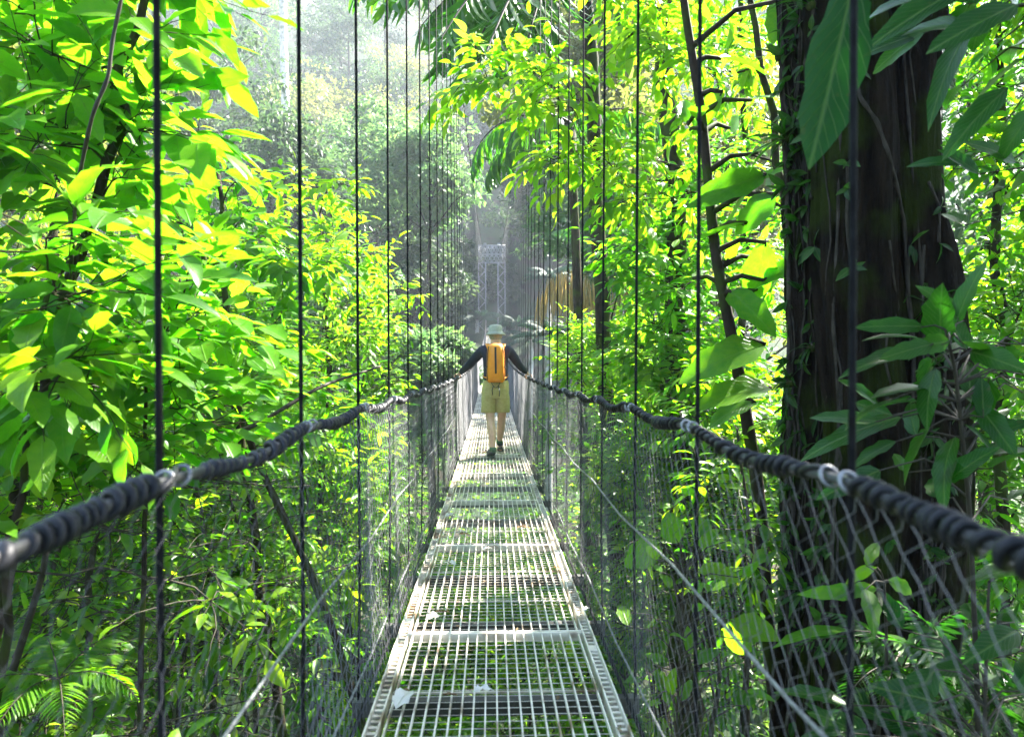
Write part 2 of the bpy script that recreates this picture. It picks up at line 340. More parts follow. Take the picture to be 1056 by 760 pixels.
for s in (-1, 1):
    ys = np.linspace(Y0, Y1 + 0.6, 60)
    mb = MB(); mb.tube([(s * (0.56 + 0.0016 * abs(y)), y, main_z(y)) for y in ys], 0.010, 8); mb.build('main_cable', M['cable'], bridge, True)
    mb = MB(); mb.tube([(s * 0.505, y, deck_z(y) - 0.045) for y in ys], 0.008, 6); mb.build('edge_cable', M['cable'], bridge, True)
    yy = np.arange(Y0, Y1, 0.4)
    for dz, off in ((0.555 if s < 0 else 0.64, 0.51), (0.12, 0.492)):
        mb = MB(); mb.tube([(s * off, y, deck_z(y) + dz + 0.012 * math.sin(y * PI / HS)) for y in yy], 0.0042, 6); mb.build('net_cable', M['wire'], bridge, True)
    # hand rope: a bare wire core with black hose lashed round it
    yc = np.arange(Y0, Y1, 0.1)
    core = MB(); core.tube([(s * RX, y, rope_z(y) + 0.012 * math.cos((y - 1.06) * 2 * PI / HS)) for y in yc], 0.0085, 8)
    rope = core.build('handrail_rope', M['beam'], bridge, True)
    pts, rad = [], []
    y, ph = Y0 + 0.1, 0.0
    h0 = hang_y[s][0]
    while y < Y1 - 0.2:
        u = ((y - h0) % HS) / HS                                     # 0 at a hanger
        bare = u < 0.12 or u > 0.93
        seg = 10 if y < 12 else (7 if y < 30 else 5)
        pitch = (0.20 if bare else 0.040 + 0.012 * math.sin(y * 5.1) + 0.010 * math.sin(y * 13.7) + 0.006 * math.sin(y * 37)) * (1 if y < 30 else 1.3)
        r = 0.0128 + 0.0026 * math.sin(y * 9.3 + s) + 0.0016 * math.sin(y * 41)
        zc = rope_z(y) + 0.012 * math.cos((y - 1.06) * 2 * PI / HS)
        pts.append((s * RX + r * math.cos(ph), y + 0.004 * math.sin(ph * 0.37), zc + r * math.sin(ph))); rad.append(0.0064 + 0.0012 * math.sin(y * 21) + 0.0008 * math.sin(y * 57))
        ph += 2 * PI / seg; y += pitch / seg
    lash = MB(); lash.tube(pts, rad, 6); lash.build('rope_lashing', M['rubber'], rope, True)
    for y in [q for q in hang_y[s] if 0.2 < q < 12]:
        c = MB(); zc = rope_z(y) + 0.012
        th = np.linspace(0, 2 * PI, 15)
        for dy in (-0.03, 0.03):
            c.tube([(s * RX + 0.0145 * math.cos(a), y + dy + 0.010 * math.sin(a), zc + 0.0145 * math.sin(a)) for a in th], 0.0036, 6)
        c.tube([(s * (RX + 0.02), y - 0.034, zc), (s * (RX + 0.024), y, zc - 0.004), (s * (RX + 0.02), y + 0.034, zc)], 0.0042, 6)
        c.build('rope_clamp', M['wire'], rope, True)
    # chain-link side
    mb = MB()
    cell = 0.058
    k = np.arange(Y0, Y1 - 1.2, cell)
    for d in (1, -1):
        for zig in (True, False):
            ks = k[(k < 9.0)] if zig else k[(k >= 9.0)]
            m = 37 if zig else 3
            t = np.linspace(0, 1, m)
            y = ks[:, None] + (t[None] if d > 0 else 1 - t[None]) * 1.06
            zb = deck_z(y) - 0.02; z = zb + t[None] * (rope_z(y) - zb)
            x = s * (EX + (RX - 0.004 - EX) * t[None]) + np.zeros_like(y)
            if zig:
                wob = np.where(np.arange(m) % 2 == 0, 1, -1)[None] * d
                x = x + 0.0022 * wob
                y = y + 0.0085 * wob * (1 if d > 0 else -1)
                bulge = 0.012 * np.sin(y * 2 * PI / HS + 1) * np.sin(PI * t)[None] + 0.008 * np.sin(y * 1.7 + s) * np.sin(PI * t)[None]
                x = x + bulge
            C = np.stack([x, y, z], -1)                             # (lines, m, 3)
            r = (np.where(ks < 1.3, 0.0006, 0.0014)[:, None, None, None] if s < 0 else np.where(ks < 1.6, 0.0008, 0.0009)[:, None, None, None]) if zig else np.full((len(ks), 1, 1, 1), 0.0014)
            o3 = np.array([(1, 0, 0), (-0.5, 0.6, -0.6 * d), (-0.5, -0.6, 0.6 * d)])
            V = C[:, :, None, :] + o3[None, None] * r
            nl = len(ks)
            base = (np.arange(nl)[:, None, None] * m + np.arange(m - 1)[None, :, None]) * 3
            j = np.arange(3)[None, None]; j2 = (j + 1) % 3
            q = np.stack([base + j, base + j2, base + 3 + j2, base + 3 + j], -1).reshape(-1, 4)
            mb.add(V.reshape(-1, 3), q)
    mb.build('side_net', M['net'], bridge, True)

# ------------------------------------------------------------------ the far tower
TY = 66.4
tw = empty('bridge_tower', (0, TY, deck_z(Y1) - 0.4), 'pale steel lattice portal tower holding the cables at the far end of the footbridge', 'tower')
tz0, tz1 = deck_z(Y1) - 0.4 - 0.0, 13.15
H = tz1 - tz0


def lattice(mb, x0, x1, y0, y1, z0, z1, n, r):
    for x in (x0, x1):
        for y in (y0, y1):
            mb.tube([(x, y, z0), (x, y, z1)], r * 1.25, 6)
    for k in range(n):
        a, b = z0 + (z1 - z0) * k / n, z0 + (z1 - z0) * (k + 1) / n
        xa, xb = (x0, x1) if k % 2 else (x1, x0)
        ya, yb = (y0, y1) if k % 2 else (y1, y0)
        for y in (y0, y1): mb.tube([(xa, y, a), (xb, y, b)], r * 0.8, 5)
        for x in (x0, x1): mb.tube([(x, ya, a), (x, yb, b)], r * 0.8, 5)


for s in (-1, 1):
    mb = MB(); a, b = sorted((s * 1.28, s * 0.60)); lattice(mb, a, b, -0.3, 0.3, -3.0, H - 1.65, 13, 0.045)
    mb.build('tower_leg', M['tower'], tw, True)
mb = MB()
for z in (H - 1.64, H - 0.82, H):
    for y in (-0.3, 0.3): mb.tube([(-1.32, y, z), (1.32, y, z)], 0.05, 6)
xs = np.linspace(-1.28, 1.28, 7)
for i in range(6):
    for za, zb in ((H - 1.64, H - 0.82), (H - 0.82, H)):
        for y in (-0.3, 0.3):
            mb.tube([(xs[i], y, za), (xs[i + 1], y, zb)], 0.034, 5); mb.tube([(xs[i + 1], y, za), (xs[i], y, zb)], 0.034, 5)
for x in xs:
    for y in (-0.3, 0.3): mb.tube([(x, y, H - 1.64), (x, y, H)], 0.036, 5)
mb.build('portal_head', M['tower'], tw, True)
for s in (-1, 1):
    mb = MB(); mb.box((s * 0.667 - 0.14, -0.4, H + 0.052), (s * 0.667 + 0.14, 0.4, H + 0.2)); mb.build('cable_saddle', M['tower'], tw)


# ------------------------------------------------------------------ the hiker
def skinned(name, verts, edges, radii, mat, parent, sub=2, root=0, fat=1.0):
    """Grow one continuous surface round a skeleton and bake it to a mesh."""
    me = bpy.data.meshes.new(name); me.from_pydata([tuple(v) for v in verts], edges, [])
    o = bpy.data.objects.new(name, me); COL.objects.link(o)
    mod = o.modifiers.new('skin', 'SKIN'); mod.use_smooth_shade = True; mod.branch_smoothing = 0.3
    sv = me.skin_vertices[0].data
    for i, r in enumerate(radii):
        sv[i].radius = (r * fat, r * fat) if not isinstance(r, tuple) else (r[0] * fat, r[1] * fat)
        sv[i].use_root = (i == root)
    if sub:
        s = o.modifiers.new('sub', 'SUBSURF'); s.levels = sub; s.render_levels = sub
    dg = bpy.context.evaluated_depsgraph_get()
    m2 = bpy.data.meshes.new_from_object(o.evaluated_get(dg))
    bpy.data.objects.remove(o, do_unlink=True)
    return m2


def mesh_np(me):
    v = np.empty(len(me.vertices) * 3); me.vertices.foreach_get('co', v)
    return v.reshape(-1, 3), [list(p.vertices) for p in me.polygons]


def mb_from(mb, me):
    v, fs = mesh_np(me)
    by = {}
    for f in fs: by.setdefault(len(f), []).append(f)
    mb.add(v, *[np.array(x) for x in by.values()])


def ball(mb, c, r, n=10, m=14):
    th = np.linspace(0.02, PI - 0.02, n); ph = np.arange(m) * 2 * PI / m
    r = np.broadcast_to(np.asarray(r, float), (3,))
    X = np.stack([np.sin(th)[:, None] * np.cos(ph)[None], np.sin(th)[:, None] * np.sin(ph)[None], np.cos(th)[:, None] * np.ones(m)[None]], -1) * r + np.asarray(c)
    i = np.arange(n - 1)[:, None] * m; j = np.arange(m)[None]; k = (j + 1) % m
    mb.add(X.reshape(-1, 3), np.stack([i + j, i + m + j, i + m + k, i + k], -1).reshape(-1, 4), np.arange(m)[None], ((n - 1) * m + np.arange(m))[::-1][None])


def lathe(mb, prof, c=(0, 0, 0), n=20, sx=1, sy=1, close=False):
    a = np.arange(n) * 2 * PI / n
    P = np.array(prof, float); m = len(P)
    X = np.stack([P[:, 0:1] * np.cos(a)[None] * sx, P[:, 0:1] * np.sin(a)[None] * sy, P[:, 1:2] * np.ones(n)[None]], -1) + np.asarray(c)
    i = np.arange(m - 1)[:, None] * n; j = np.arange(n)[None]; k = (j + 1) % n
    fs = [np.stack([i + j, i + k, i + n + k, i + n + j], -1).reshape(-1, 4)]
    if close: fs += [np.arange(n)[::-1][None], ((m - 1) * n + np.arange(n))[None]]
    mb.add(X.reshape(-1, 3), *fs)


HY = 9.45
HZ = float(deck_z(HY)) + 0.004
HX = 0.035
hands = {-1: np.array([-0.455, 10.02 - HY, rope_z(10.02) - HZ + 0.045]), 1: np.array([0.515, 9.98 - HY, rope_z(9.98) - HZ + 0.045])}
hands[-1][0] -= HX; hands[1][0] -= HX
# the rope passes x = +-0.52: the hands lie on it
hands[-1][0] = -0.512 - HX; hands[1][0] = 0.512 - HX
J = dict(pelvis=(0, 0, 0.93), belly=(0, -0.005, 1.08), chest=(0, 0.0, 1.28), upper=(0, 0.01, 1.42), neck=(0, 0.02, 1.53), skull0=(0, 0.03, 1.60), skull=(0, 0.035, 1.675), crown=(0, 0.03, 1.735))
legs = {-1: dict(hip=(-0.095, 0, 0.90), knee=(-0.070, -0.03, 0.49), calf=(-0.052, -0.11, 0.35), ankle=(-0.038, -0.17, 0.095), heel=(-0.036, -0.195, 0.045), toe=(-0.085, -0.02, 0.035)),
        1: dict(hip=(0.095, 0, 0.90), knee=(0.088, 0.17, 0.51), calf=(0.076, 0.20, 0.38), ankle=(0.060, 0.27, 0.165), heel=(0.060, 0.245, 0.125), toe=(0.075, 0.405, 0.035))}
sh = {s: np.array([s * 0.175, 0.0, 1.47]) for s in (-1, 1)}
body = MB()
verts, edges, rad = [], [], []


def V_(p, r, link=None):
    verts.append(tuple(p)); rad.append(r); i = len(verts) - 1
    if link is not None: edges.append((link, i))
    return i


p0 = V_(J['pelvis'], (0.125, 0.095)); p1 = V_(J['belly'], (0.125, 0.09), p0); p2 = V_(J['chest'], (0.145, 0.10), p1); p3 = V_(J['upper'], (0.12, 0.085), p2)
pn = V_(J['neck'], 0.056, p3); pk = V_(J['skull0'], 0.066, pn); ps = V_(J['skull'], (0.076, 0.094), pk); pc = V_(J['crown'], (0.06, 0.075), ps)
wr = {}
for s in (-1, 1):
    a = V_(sh[s], 0.056, p3)
    el = sh[s] + (hands[s] - sh[s]) * 0.50 + np.array([s * 0.01, -0.05, -0.035])
    b = V_(sh[s] * 0.5 + el * 0.5 + np.array([0, -0.006, 0]), 0.047, a)
    c = V_(el, 0.041, b)
    w = hands[s] + norm(el - hands[s]) * 0.075
    d = V_(el * 0.55 + w * 0.45, 0.037, c); e = V_(w, 0.026, d); wr[s] = w
    f = V_(hands[s] + np.array([-s * 0.008, 0.0, 0.005]), (0.033, 0.017), e)
    L = legs[s]
    h = V_(L['hip'], 0.088, p0); m_ = V_(np.array(L['hip']) * 0.5 + np.array(L['knee']) * 0.5, 0.072, h); kn = V_(L['knee'], 0.052, m_); cf = V_(L['calf'], 0.055, kn)
    lo = V_(np.array(L['calf']) * 0.4 + np.array(L['ankle']) * 0.6, 0.040, cf); an = V_(L['ankle'], 0.034, lo); V_(L['toe'], 0.032, an)
mb_from(body, skinned('person', verts, edges, rad, None, None, fat=1.14))
# fingers curled over the rope, thumb closing from below
for s in (-1, 1):
    for k, (ln_, dy) in enumerate(((0.060, 0.028), (0.068, 0.010), (0.064, -0.008), (0.052, -0.025))):
        b = hands[s] + np.array([s * 0.006, dy, 0.004])
        pts = [b, b + np.array([s * 0.030, dy * 0.25, 0.002]), b + np.array([s * (0.030 + ln_ * 0.30), dy * 0.3, -0.016]), b + np.array([s * (0.030 + ln_ * 0.30), dy * 0.3, -0.036 - ln_ * 0.12]), b + np.array([s * (0.020 + ln_ * 0.2), dy * 0.3, -0.052 - ln_ * 0.15])]
        body.tube(pts, [0.0095, 0.009, 0.0085, 0.008, 0.0055], 8)
    b = hands[s] + np.array([-s * 0.024, 0.022, -0.004])
    body.tube([b, b + np.array([-s * 0.010, 0.022, -0.018]), b + np.array([-s * 0.004, 0.036, -0.040]), b + np.array([s * 0.010, 0.042, -0.054])], [0.012, 0.011, 0.0095, 0.006], 8)
# face and ears (he looks ahead, along +y)
body.tube([(0, 0.118, 1.685), (0, 0.140, 1.655), (0, 0.122, 1.645)], [0.010, 0.015, 0.011], 8)
for s in (-1, 1):
    ball(body, (s * 0.078, 0.03, 1.655), (0.012, 0.022, 0.033), 8, 10)
ball(body, (0, 0.118, 1.622), (0.024, 0.010, 0.007), 6, 10)
ball(body, (0, 0.095, 1.585), (0.034, 0.030, 0.026), 8, 10)
hiker = body.build('person', M['skin'], None, True)
hiker.location = (HX, HY, HZ)
tag(hiker, 'person in pale hat, navy sweater and khaki shorts walking away with hands on both ropes', 'person')
for s in (-1, 1):
    eb = MB(); ball(eb, (s * 0.032, 0.118, 1.682), (0.012, 0.008, 0.008), 8, 10); eb.build('eye', M['eye'], hiker, True)
hb = MB(); lathe(hb, [(0.060, 1.60), (0.080, 1.615), (0.090, 1.65), (0.094, 1.70), (0.085, 1.745), (0.03, 1.765)], (0, 0.022, 0), 18, 0.94, 1.06); hb.build('hair', M['hair'], hiker, True)
ht = MB(); lathe(ht, [(0.150, 1.672), (0.152, 1.678), (0.108, 1.712), (0.105, 1.730), (0.098, 1.785), (0.084, 1.808), (0.04, 1.818), (0.004, 1.819)], (0, 0.03, 0), 24, 0.93, 1.05)
lathe(ht, [(0.150, 1.672), (0.104, 1.706), (0.101, 1.730)], (0, 0.03, 0), 24, 0.93, 1.05)
ht.build('hat', M['hat'], hiker, True)
# sweater
verts, edges, rad = [], [], []
q0 = V_((0, -0.004, 0.99), (0.172, 0.125)); q1 = V_((0, -0.006, 1.10), (0.162, 0.117), q0); q2 = V_((0, 0, 1.28), (0.178, 0.122), q1); q3 = V_((0, 0.008, 1.42), (0.150, 0.105), q2); q4 = V_((0, 0.018, 1.52), 0.070, q3)
for s in (-1, 1):
    a = V_(sh[s], 0.074, q3)
    el = sh[s] + (hands[s] - sh[s]) * 0.50 + np.array([s * 0.01, -0.05, -0.035])
    b = V_(sh[s] * 0.5 + el * 0.5, 0.062, a); c = V_(el, 0.054, b); d = V_(el * 0.5 + wr[s] * 0.5, 0.048, c); V_(wr[s] * 0.95 + el * 0.05, 0.036, d)
sw = MB(); mb_from(sw, skinned('sweater', verts, edges, rad, None, None, fat=1.12)); sw.build('sweater', M['shirt'], hiker, True)
# shorts
def leg_tube(mb, stations, n=18):
    rings = []
    a = np.arange(n) * 2 * PI / n
    for (cx, cy, z, rx, ry) in stations:
        rings.append(np.stack([cx + rx * np.cos(a) * (1 + 0.03 * np.sin(5 * a + z * 20)), cy + ry * np.sin(a) * (1 + 0.04 * np.cos(4 * a + z * 17)), np.full(n, z)], -1))
    X = np.stack(rings); m = len(rings)
    i = np.arange(m - 1)[:, None] * n; j = np.arange(n)[None]; k = (j + 1) % n
    mb.add(X.reshape(-1, 3), np.stack([i + j, i + k, i + n + k, i + n + j], -1).reshape(-1, 4))
st = MB()
leg_tube(st, [(0, 0, 1.045, 0.168, 0.115), (0, -0.004, 0.99, 0.180, 0.128), (0, -0.008, 0.92, 0.190, 0.138), (0, -0.006, 0.84, 0.190, 0.132), (0, 0.0, 0.80, 0.17, 0.11)], 24)
for s, ky in ((-1, 0.012), (1, 0.055)):
    leg_tube(st, [(s * 0.090, 0, 0.90, 0.095, 0.128), (s * 0.093, ky * 0.3, 0.80, 0.103, 0.120), (s * 0.095, ky * 0.7, 0.70, 0.104, 0.112), (s * 0.095, ky, 0.605, 0.106, 0.112), (s * 0.095, ky, 0.600, 0.100, 0.106), (s * 0.093, ky * 0.7, 0.70, 0.094, 0.10)])
st.build('shorts', M['khaki'], hiker, True)
for s in (-1, 1):
    for kk in (0, 1):
        pk_ = MB(); y_ = -0.118 if kk == 0 else -0.128
    pb_ = MB(); ky = 0.02 if s < 0 else 0.05
    pb_.box((s * 0.100 - 0.045, -0.146, 0.80), (s * 0.100 + 0.045, -0.118, 0.93)); pb_.build('back_pocket', M['khaki'], hiker)
    L = legs[s]; an, he, to = (np.array(L[q]) for q in ('ankle', 'heel', 'toe'))
    f = norm((to - he) * np.array([1, 1, 0]))
    m2 = skinned('shoe', [an + (0, 0, -0.01), he + (0, 0, 0.014), he + f * 0.10 + (0, 0, 0.013), he + f * 0.19 + (0, 0, 0.008), he + f * 0.245 + (0, 0, 0.0)], [(0, 1), (1, 2), (2, 3), (3, 4)], [0.045, 0.047, 0.047, 0.044, 0.027], None, None)
    v, fs = mesh_np(m2)
    v[:, 2] = np.maximum(v[:, 2], np.interp((v - he) @ f, [0, 0.22], [max(0.0, he[2] - 0.045), 0.0]) + 0.014)
    sb = MB(); by = {}
    for q in fs: by.setdefault(len(q), []).append(q)
    sb.add(v, *[np.array(x) for x in by.values()])
    so = sb.build('shoe', M['shoe'], hiker, True)
    sl = MB(); n = 24; a = np.arange(n) * 2 * PI / n; side = np.array([f[1], -f[0], 0])
    c0 = he + f * 0.10; ring = [c0 + f * (0.148 * math.cos(t)) + side * (0.044 + 0.006 * math.cos(t)) * math.sin(t) for t in a]
    lift = lambda p: float(np.interp((p - he) @ f, [0, 0.22], [max(0.0, he[2] - 0.045), 0.0])); lo_ = [(p[0], p[1], lift(p)) for p in ring]; hi_ = [(p[0], p[1], lift(p) + 0.02) for p in ring]
    j = np.arange(n); sl.add(lo_ + hi_, np.stack([j, (j + 1) % n, n + (j + 1) % n, n + j], -1), j[::-1][None], (n + j)[None]); sl.build('shoe_sole', M['sole'], so)
    kb = MB(); kb.tube([an + (0, 0, -0.02), an + (0, 0.0, 0.045)], [0.047, 0.043], 12); kb.build('sock', M['sock'], hiker, True)

# backpack on his back
bpk = empty('backpack', (HX, HY - 0.13, HZ + 1.02), 'orange roll-shaped backpack with a black centre zip on the back of the person', 'backpack')
mb = MB()
n = 22; a = np.arange(n) * 2 * PI / n
sts = [(0.02, 0.075, 0.05), (0.0, 0.105, 0.075), (0.03, 0.130, 0.095), (0.15, 0.136, 0.105), (0.30, 0.132, 0.105), (0.42, 0.124, 0.095), (0.50, 0.112, 0.075), (0.535, 0.088, 0.05), (0.54, 0.05, 0.02)]
rings = []
for z, rx, ry in sts:
    c, s_ = np.cos(a), np.sin(a)
    rings.append(np.stack([rx * np.sign(c) * np.abs(c) ** 0.7, -0.085 + ry * np.sign(s_) * np.abs(s_) ** 0.8 + 0.004 * np.sin(5 * a + z * 30), np.full(n, z) + 0.004 * np.sin(3 * a)], -1))
X = np.stack(rings); m = len(rings)
i = np.arange(m - 1)[:, None] * n; j = np.arange(n)[None]; k = (j + 1) % n
mb.add(X.reshape(-1, 3), np.stack([i + j, i + k, i + n + k, i + n + j], -1).reshape(-1, 4), np.arange(n)[::-1][None], ((m - 1) * n + np.arange(n))[None])
mb.build('bag', M['orange'], bpk, True)
z_ = MB()
zp = [(0.004, -0.160, 0.05), (0.002, -0.193, 0.15), (-0.002, -0.194, 0.30), (-0.004, -0.186, 0.41), (-0.003, -0.163, 0.49)]
for i in range(len(zp) - 1):
    (xa, ya, za), (xb, yb, zb) = zp[i], zp[i + 1]
    z_.add([(xa - 0.014, ya - 0.004, za), (xa + 0.014, ya - 0.004, za), (xb + 0.014, yb - 0.004, zb), (xb - 0.014, yb - 0.004, zb), (xa - 0.014, ya + 0.02, za), (xa + 0.014, ya + 0.02, za), (xb + 0.014, yb + 0.02, zb), (xb - 0.014, yb + 0.02, zb)],
           [(0, 1, 2, 3), (0, 3, 7, 4), (1, 5, 6, 2), (4, 7, 6, 5)])
z_.build('zip', M['black'], bpk)
for s in (-1, 1):
    tb = MB()
    pts = np.array([(s * 0.085, -0.03, 0.45), (s * 0.118, 0.0, 0.518), (s * 0.125, 0.09, 0.545), (s * 0.128, 0.19, 0.505), (s * 0.125, 0.265, 0.40), (s * 0.13, 0.27, 0.20), (s * 0.165, 0.14, 0.08), (s * 0.12, -0.02, 0.06)])
    t = np.linspace(0, len(pts) - 1, 40); P = np.stack([np.interp(t, range(len(pts)), pts[:, q]) for q in range(3)], -1)
    wv = np.array([0.026, 0, 0]); up = np.array([0, 0, 0.005])
    T = norm(np.gradient(P, axis=0)); Nn = norm(np.cross(np.array([1.0, 0, 0]), T)) * 0.005
    X = np.concatenate([P - wv + Nn, P + wv + Nn, P + wv - Nn, P - wv - Nn]); q = 40; i = np.arange(q - 1)
    tb.add(X, *[np.stack([A * q + i, B * q + i, B * q + i + 1, A * q + i + 1], -1) for A, B in ((0, 1), (1, 2), (2, 3), (3, 0))])
    tb.build('shoulder_strap', M['orange'], bpk, True)
bpk.scale = (0.94, 1, 0.97)
for s in (-1, 1):
    sm = MB(); zs = [0.03, 0.15, 0.30, 0.42, 0.50]; xs_ = [0.118, 0.128, 0.124, 0.114, 0.100]; ys_ = [-0.140, -0.162, -0.162, -0.150, -0.128]
    sm.tube([(s * x, y, z) for x, y, z in zip(xs_, ys_, zs)], 0.0065, 6); sm.build('seam', M['black'], bpk, True)
    sm = MB(); sm.tube([(s * 0.125, -0.02, 0.20), (s * 0.146, -0.08, 0.21), (s * 0.118, -0.158, 0.22)], 0.006, 6); sm.build('side_strap', M['black'], bpk, True)
cb = MB()
t = np.linspace(-1, 1, 15)
cb.tube([(0.075 * x, -0.10 - 0.05 * (1 - x * x), 0.03 - 0.10 * (1 - x * x)) for x in t], 0.005, 5)
for x, l in ((-0.045, 0.20), (0.05, 0.23)):
    cb.tube([(x * 0.8, -0.125, -0.05), (x * 1.15, -0.150, -0.05 - l * 0.3), (x, -0.152, -0.05 - l * 0.62)], 0.007, 5)
cb.build('cord', M['black'], bpk, True)


# ------------------------------------------------------------------ leaves
def width_profile(t, shape):
    if shape == 'ovate': return np.sin(PI * t ** 0.85) ** 0.8 * (1 - 0.25 * t)
    if shape == 'long': return np.sin(PI * t ** 0.75) ** 0.7
    if shape == 'strap': return np.minimum(1, np.minimum(t * 6, (1 - t) * 3))
    if shape == 'round': return np.sin(PI * t ** 0.9) ** 0.6
    return np.sin(PI * t)


def leaves(mb, P, D, N, L, W, nseg=4, droop=0.5, fold=0.25, shape='ovate', tint=None, rng=None, wave=0.0):
    P = np.asarray(P, float).reshape(-1, 3); n = len(P)
    if n == 0: return
    D = norm(np.asarray(D, float).reshape(-1, 3)); N = np.asarray(N, float).reshape(-1, 3)
    S = norm(np.cross(D, N)); N = norm(np.cross(S, D))
    L = np.broadcast_to(np.asarray(L, float), (n,)); W = np.broadcast_to(np.asarray(W, float), (n,))
    droop = np.broadcast_to(np.asarray(droop, float), (n,)); fold = np.broadcast_to(np.asarray(fold, float), (n,))
    tint = (np.full(n, 0.5) if tint is None else np.asarray(tint, float))
    t = np.linspace(0, 1, nseg + 1)
    th = droop[:, None] * t[None]
    dc = np.cos(th); ds = np.sin(th)
    dt = 1 / nseg
    cc = np.concatenate([np.zeros((n, 1)), np.cumsum((dc[:, 1:] + dc[:, :-1]) / 2, 1) * dt], 1); ss = np.concatenate([np.zeros((n, 1)), np.cumsum((ds[:, 1:] + ds[:, :-1]) / 2, 1) * dt], 1)
    mid = P[:, None] + (D[:, None] * cc[..., None] - N[:, None] * ss[..., None]) * L[:, None, None]
    Nt = N[:, None] * dc[..., None] + D[:, None] * ds[..., None]
    w = width_profile(t, shape)[None] * W[:, None] * 0.5
    if wave > 0:
        w = w * (1 + 0.12 * np.sin(t[None] * 19 + P[:, :1] * 40))
    sd = S[:, None] * w[..., None] * np.cos(fold)[:, None, None]
    up = Nt * (w * np.sin(fold)[:, None])[..., None]
    if wave > 0:
        up2 = Nt * (w * wave * np.sin(t[None] * 16 + P[:, :1] * 50))[..., None]; up3 = Nt * (w * wave * np.sin(t[None] * 14 + 2 + P[:, 1:2] * 50))[..., None]
    else: up2 = up3 = 0
    lf = mid + sd + up + up2; rt = mid - sd + up + up3
    K = 3 * (nseg - 1) + 2
    V = np.empty((n, K, 3)); UV = np.empty((n, K, 2))
    V[:, 0] = mid[:, 0]; V[:, K - 1] = mid[:, -1]; UV[:, 0] = (0, 0); UV[:, K - 1] = (1, 0)
    for i in range(1, nseg):
        b = 1 + 3 * (i - 1)
        V[:, b] = mid[:, i]; V[:, b + 1] = lf[:, i]; V[:, b + 2] = rt[:, i]
        wp = width_profile(t[i:i + 1], shape)[0]
        UV[:, b] = (t[i], 0); UV[:, b + 1] = (t[i], wp); UV[:, b + 2] = (t[i], -wp)
    tris = [(0, 1, 2), (0, 3, 1)]; quads = []
    for i in range(1, nseg - 1):
        b = 1 + 3 * (i - 1); c = b + 3
        quads += [(b, c, c + 1, b + 1), (b, b + 2, c + 2, c)]
    b = 1 + 3 * (nseg - 2); tris += [(b, K - 1, b + 1), (b, b + 2, K - 1)]
    off = (np.arange(n) * K)[:, None, None]
    fs = [(np.array(tris)[None] + off).reshape(-1, 3)]
    if quads: fs.append((np.array(quads)[None] + off).reshape(-1, 4))
    mb.add(V.reshape(-1, 3), *fs, tint=np.repeat(tint, K), uv=UV.reshape(-1, 2))


class Acc:
    """Collects leaves one by one, builds them at once."""
    def __init__(s): s.P = []; s.D = []; s.N = []; s.L = []; s.W = []; s.T = []; s.dr = []; s.fo = []
    def put(s, P, D, N, L, W, T, dr=0.5, fo=0.25):
        s.P.append(P); s.D.append(D); s.N.append(N); s.L.append(L); s.W.append(W); s.T.append(T); s.dr.append(dr); s.fo.append(fo)
    def build(s, mb, nseg, shape, wave=0.0):
        if s.P:
            P = np.array(s.P); q = P + norm(np.array(s.D)) * (np.array(s.L) * 0.7)[:, None]
            free = np.ones(len(P), bool)                            # the walkers keep the way clear
            for v in (P, q):
                h = v[:, 2] - deck_z(v[:, 1])
                free &= ~((np.abs(v[:, 0]) < 0.72) & (h > -0.25) & (h < 2.25) & (v[:, 1] < 56))
            for a in ('P', 'D', 'N', 'L', 'W', 'T', 'dr', 'fo'): setattr(s, a, [x for x, f in zip(getattr(s, a), free) if f])
        if s.P: leaves(mb, s.P, s.D, s.N, s.L, s.W, nseg, s.dr, s.fo, shape, s.T, wave=wave)


class Spec:
    def __init__(s, mat, L, ratio=0.42, nseg=4, shape='ovate', per=7, twig=0.5, twigs=5, droop=0.5, fold=0.28, angle=0.95, wave=0.0, spread=0.7, tint=(0.0, 1.0), sag=0.15, whorl=False):
        s.__dict__.update(locals())


def polyline(rng, p, d, length, n, jit, grav):
    pts = [np.array(p, float)]; d = norm(d)
    for i in range(n):
        d = norm(d + rng.normal(0, jit, 3) + np.array([0, 0, grav / n]))
        pts.append(pts[-1] + d * length / n)
    return np.array(pts), d


def twig(rng, bark, acc, p, d, length, r, sp, tone):
    pts, _ = polyline(rng, p, d, length, 5, 0.13, -sp.sag)
    bark.tube(pts, np.linspace(r, r * 0.35, len(pts)), 4, False)
    T = norm(np.gradient(pts, axis=0)); n = sp.per
    for k in range(n):
        f = 0.18 + 0.82 * (k + rng.random() * 0.5) / n
        x = min(f, 0.999) * (len(pts) - 1); i = int(x); q = pts[i] + (pts[i + 1] - pts[i]) * (x - i)
        t = T[i]
        side = norm(np.cross(t, UP + rng.normal(0, 0.18, 3)))
        sgn = 1 if k % 2 else -1
        if k == n - 1: D = t
        else: D = norm(t * math.cos(sp.angle) + side * sgn * math.sin(sp.angle) + rng.normal(0, 0.18, 3) + np.array([0, 0, -0.12 - 0.2 * rng.random()]))
        N = UP + rng.normal(0, 0.33, 3) + np.array([0, -0.12, 0])
        l = sp.L * (0.62 + 0.55 * rng.random())
        acc.put(q + D * l * 0.08, D, N, l, l * sp.ratio * (0.85 + 0.3 * rng.random()), float(np.clip(rng.normal(tone, 0.22), *sp.tint)), sp.droop * (0.4 + 1.1 * rng.random()), sp.fold * (0.4 + 1.2 * rng.random()))


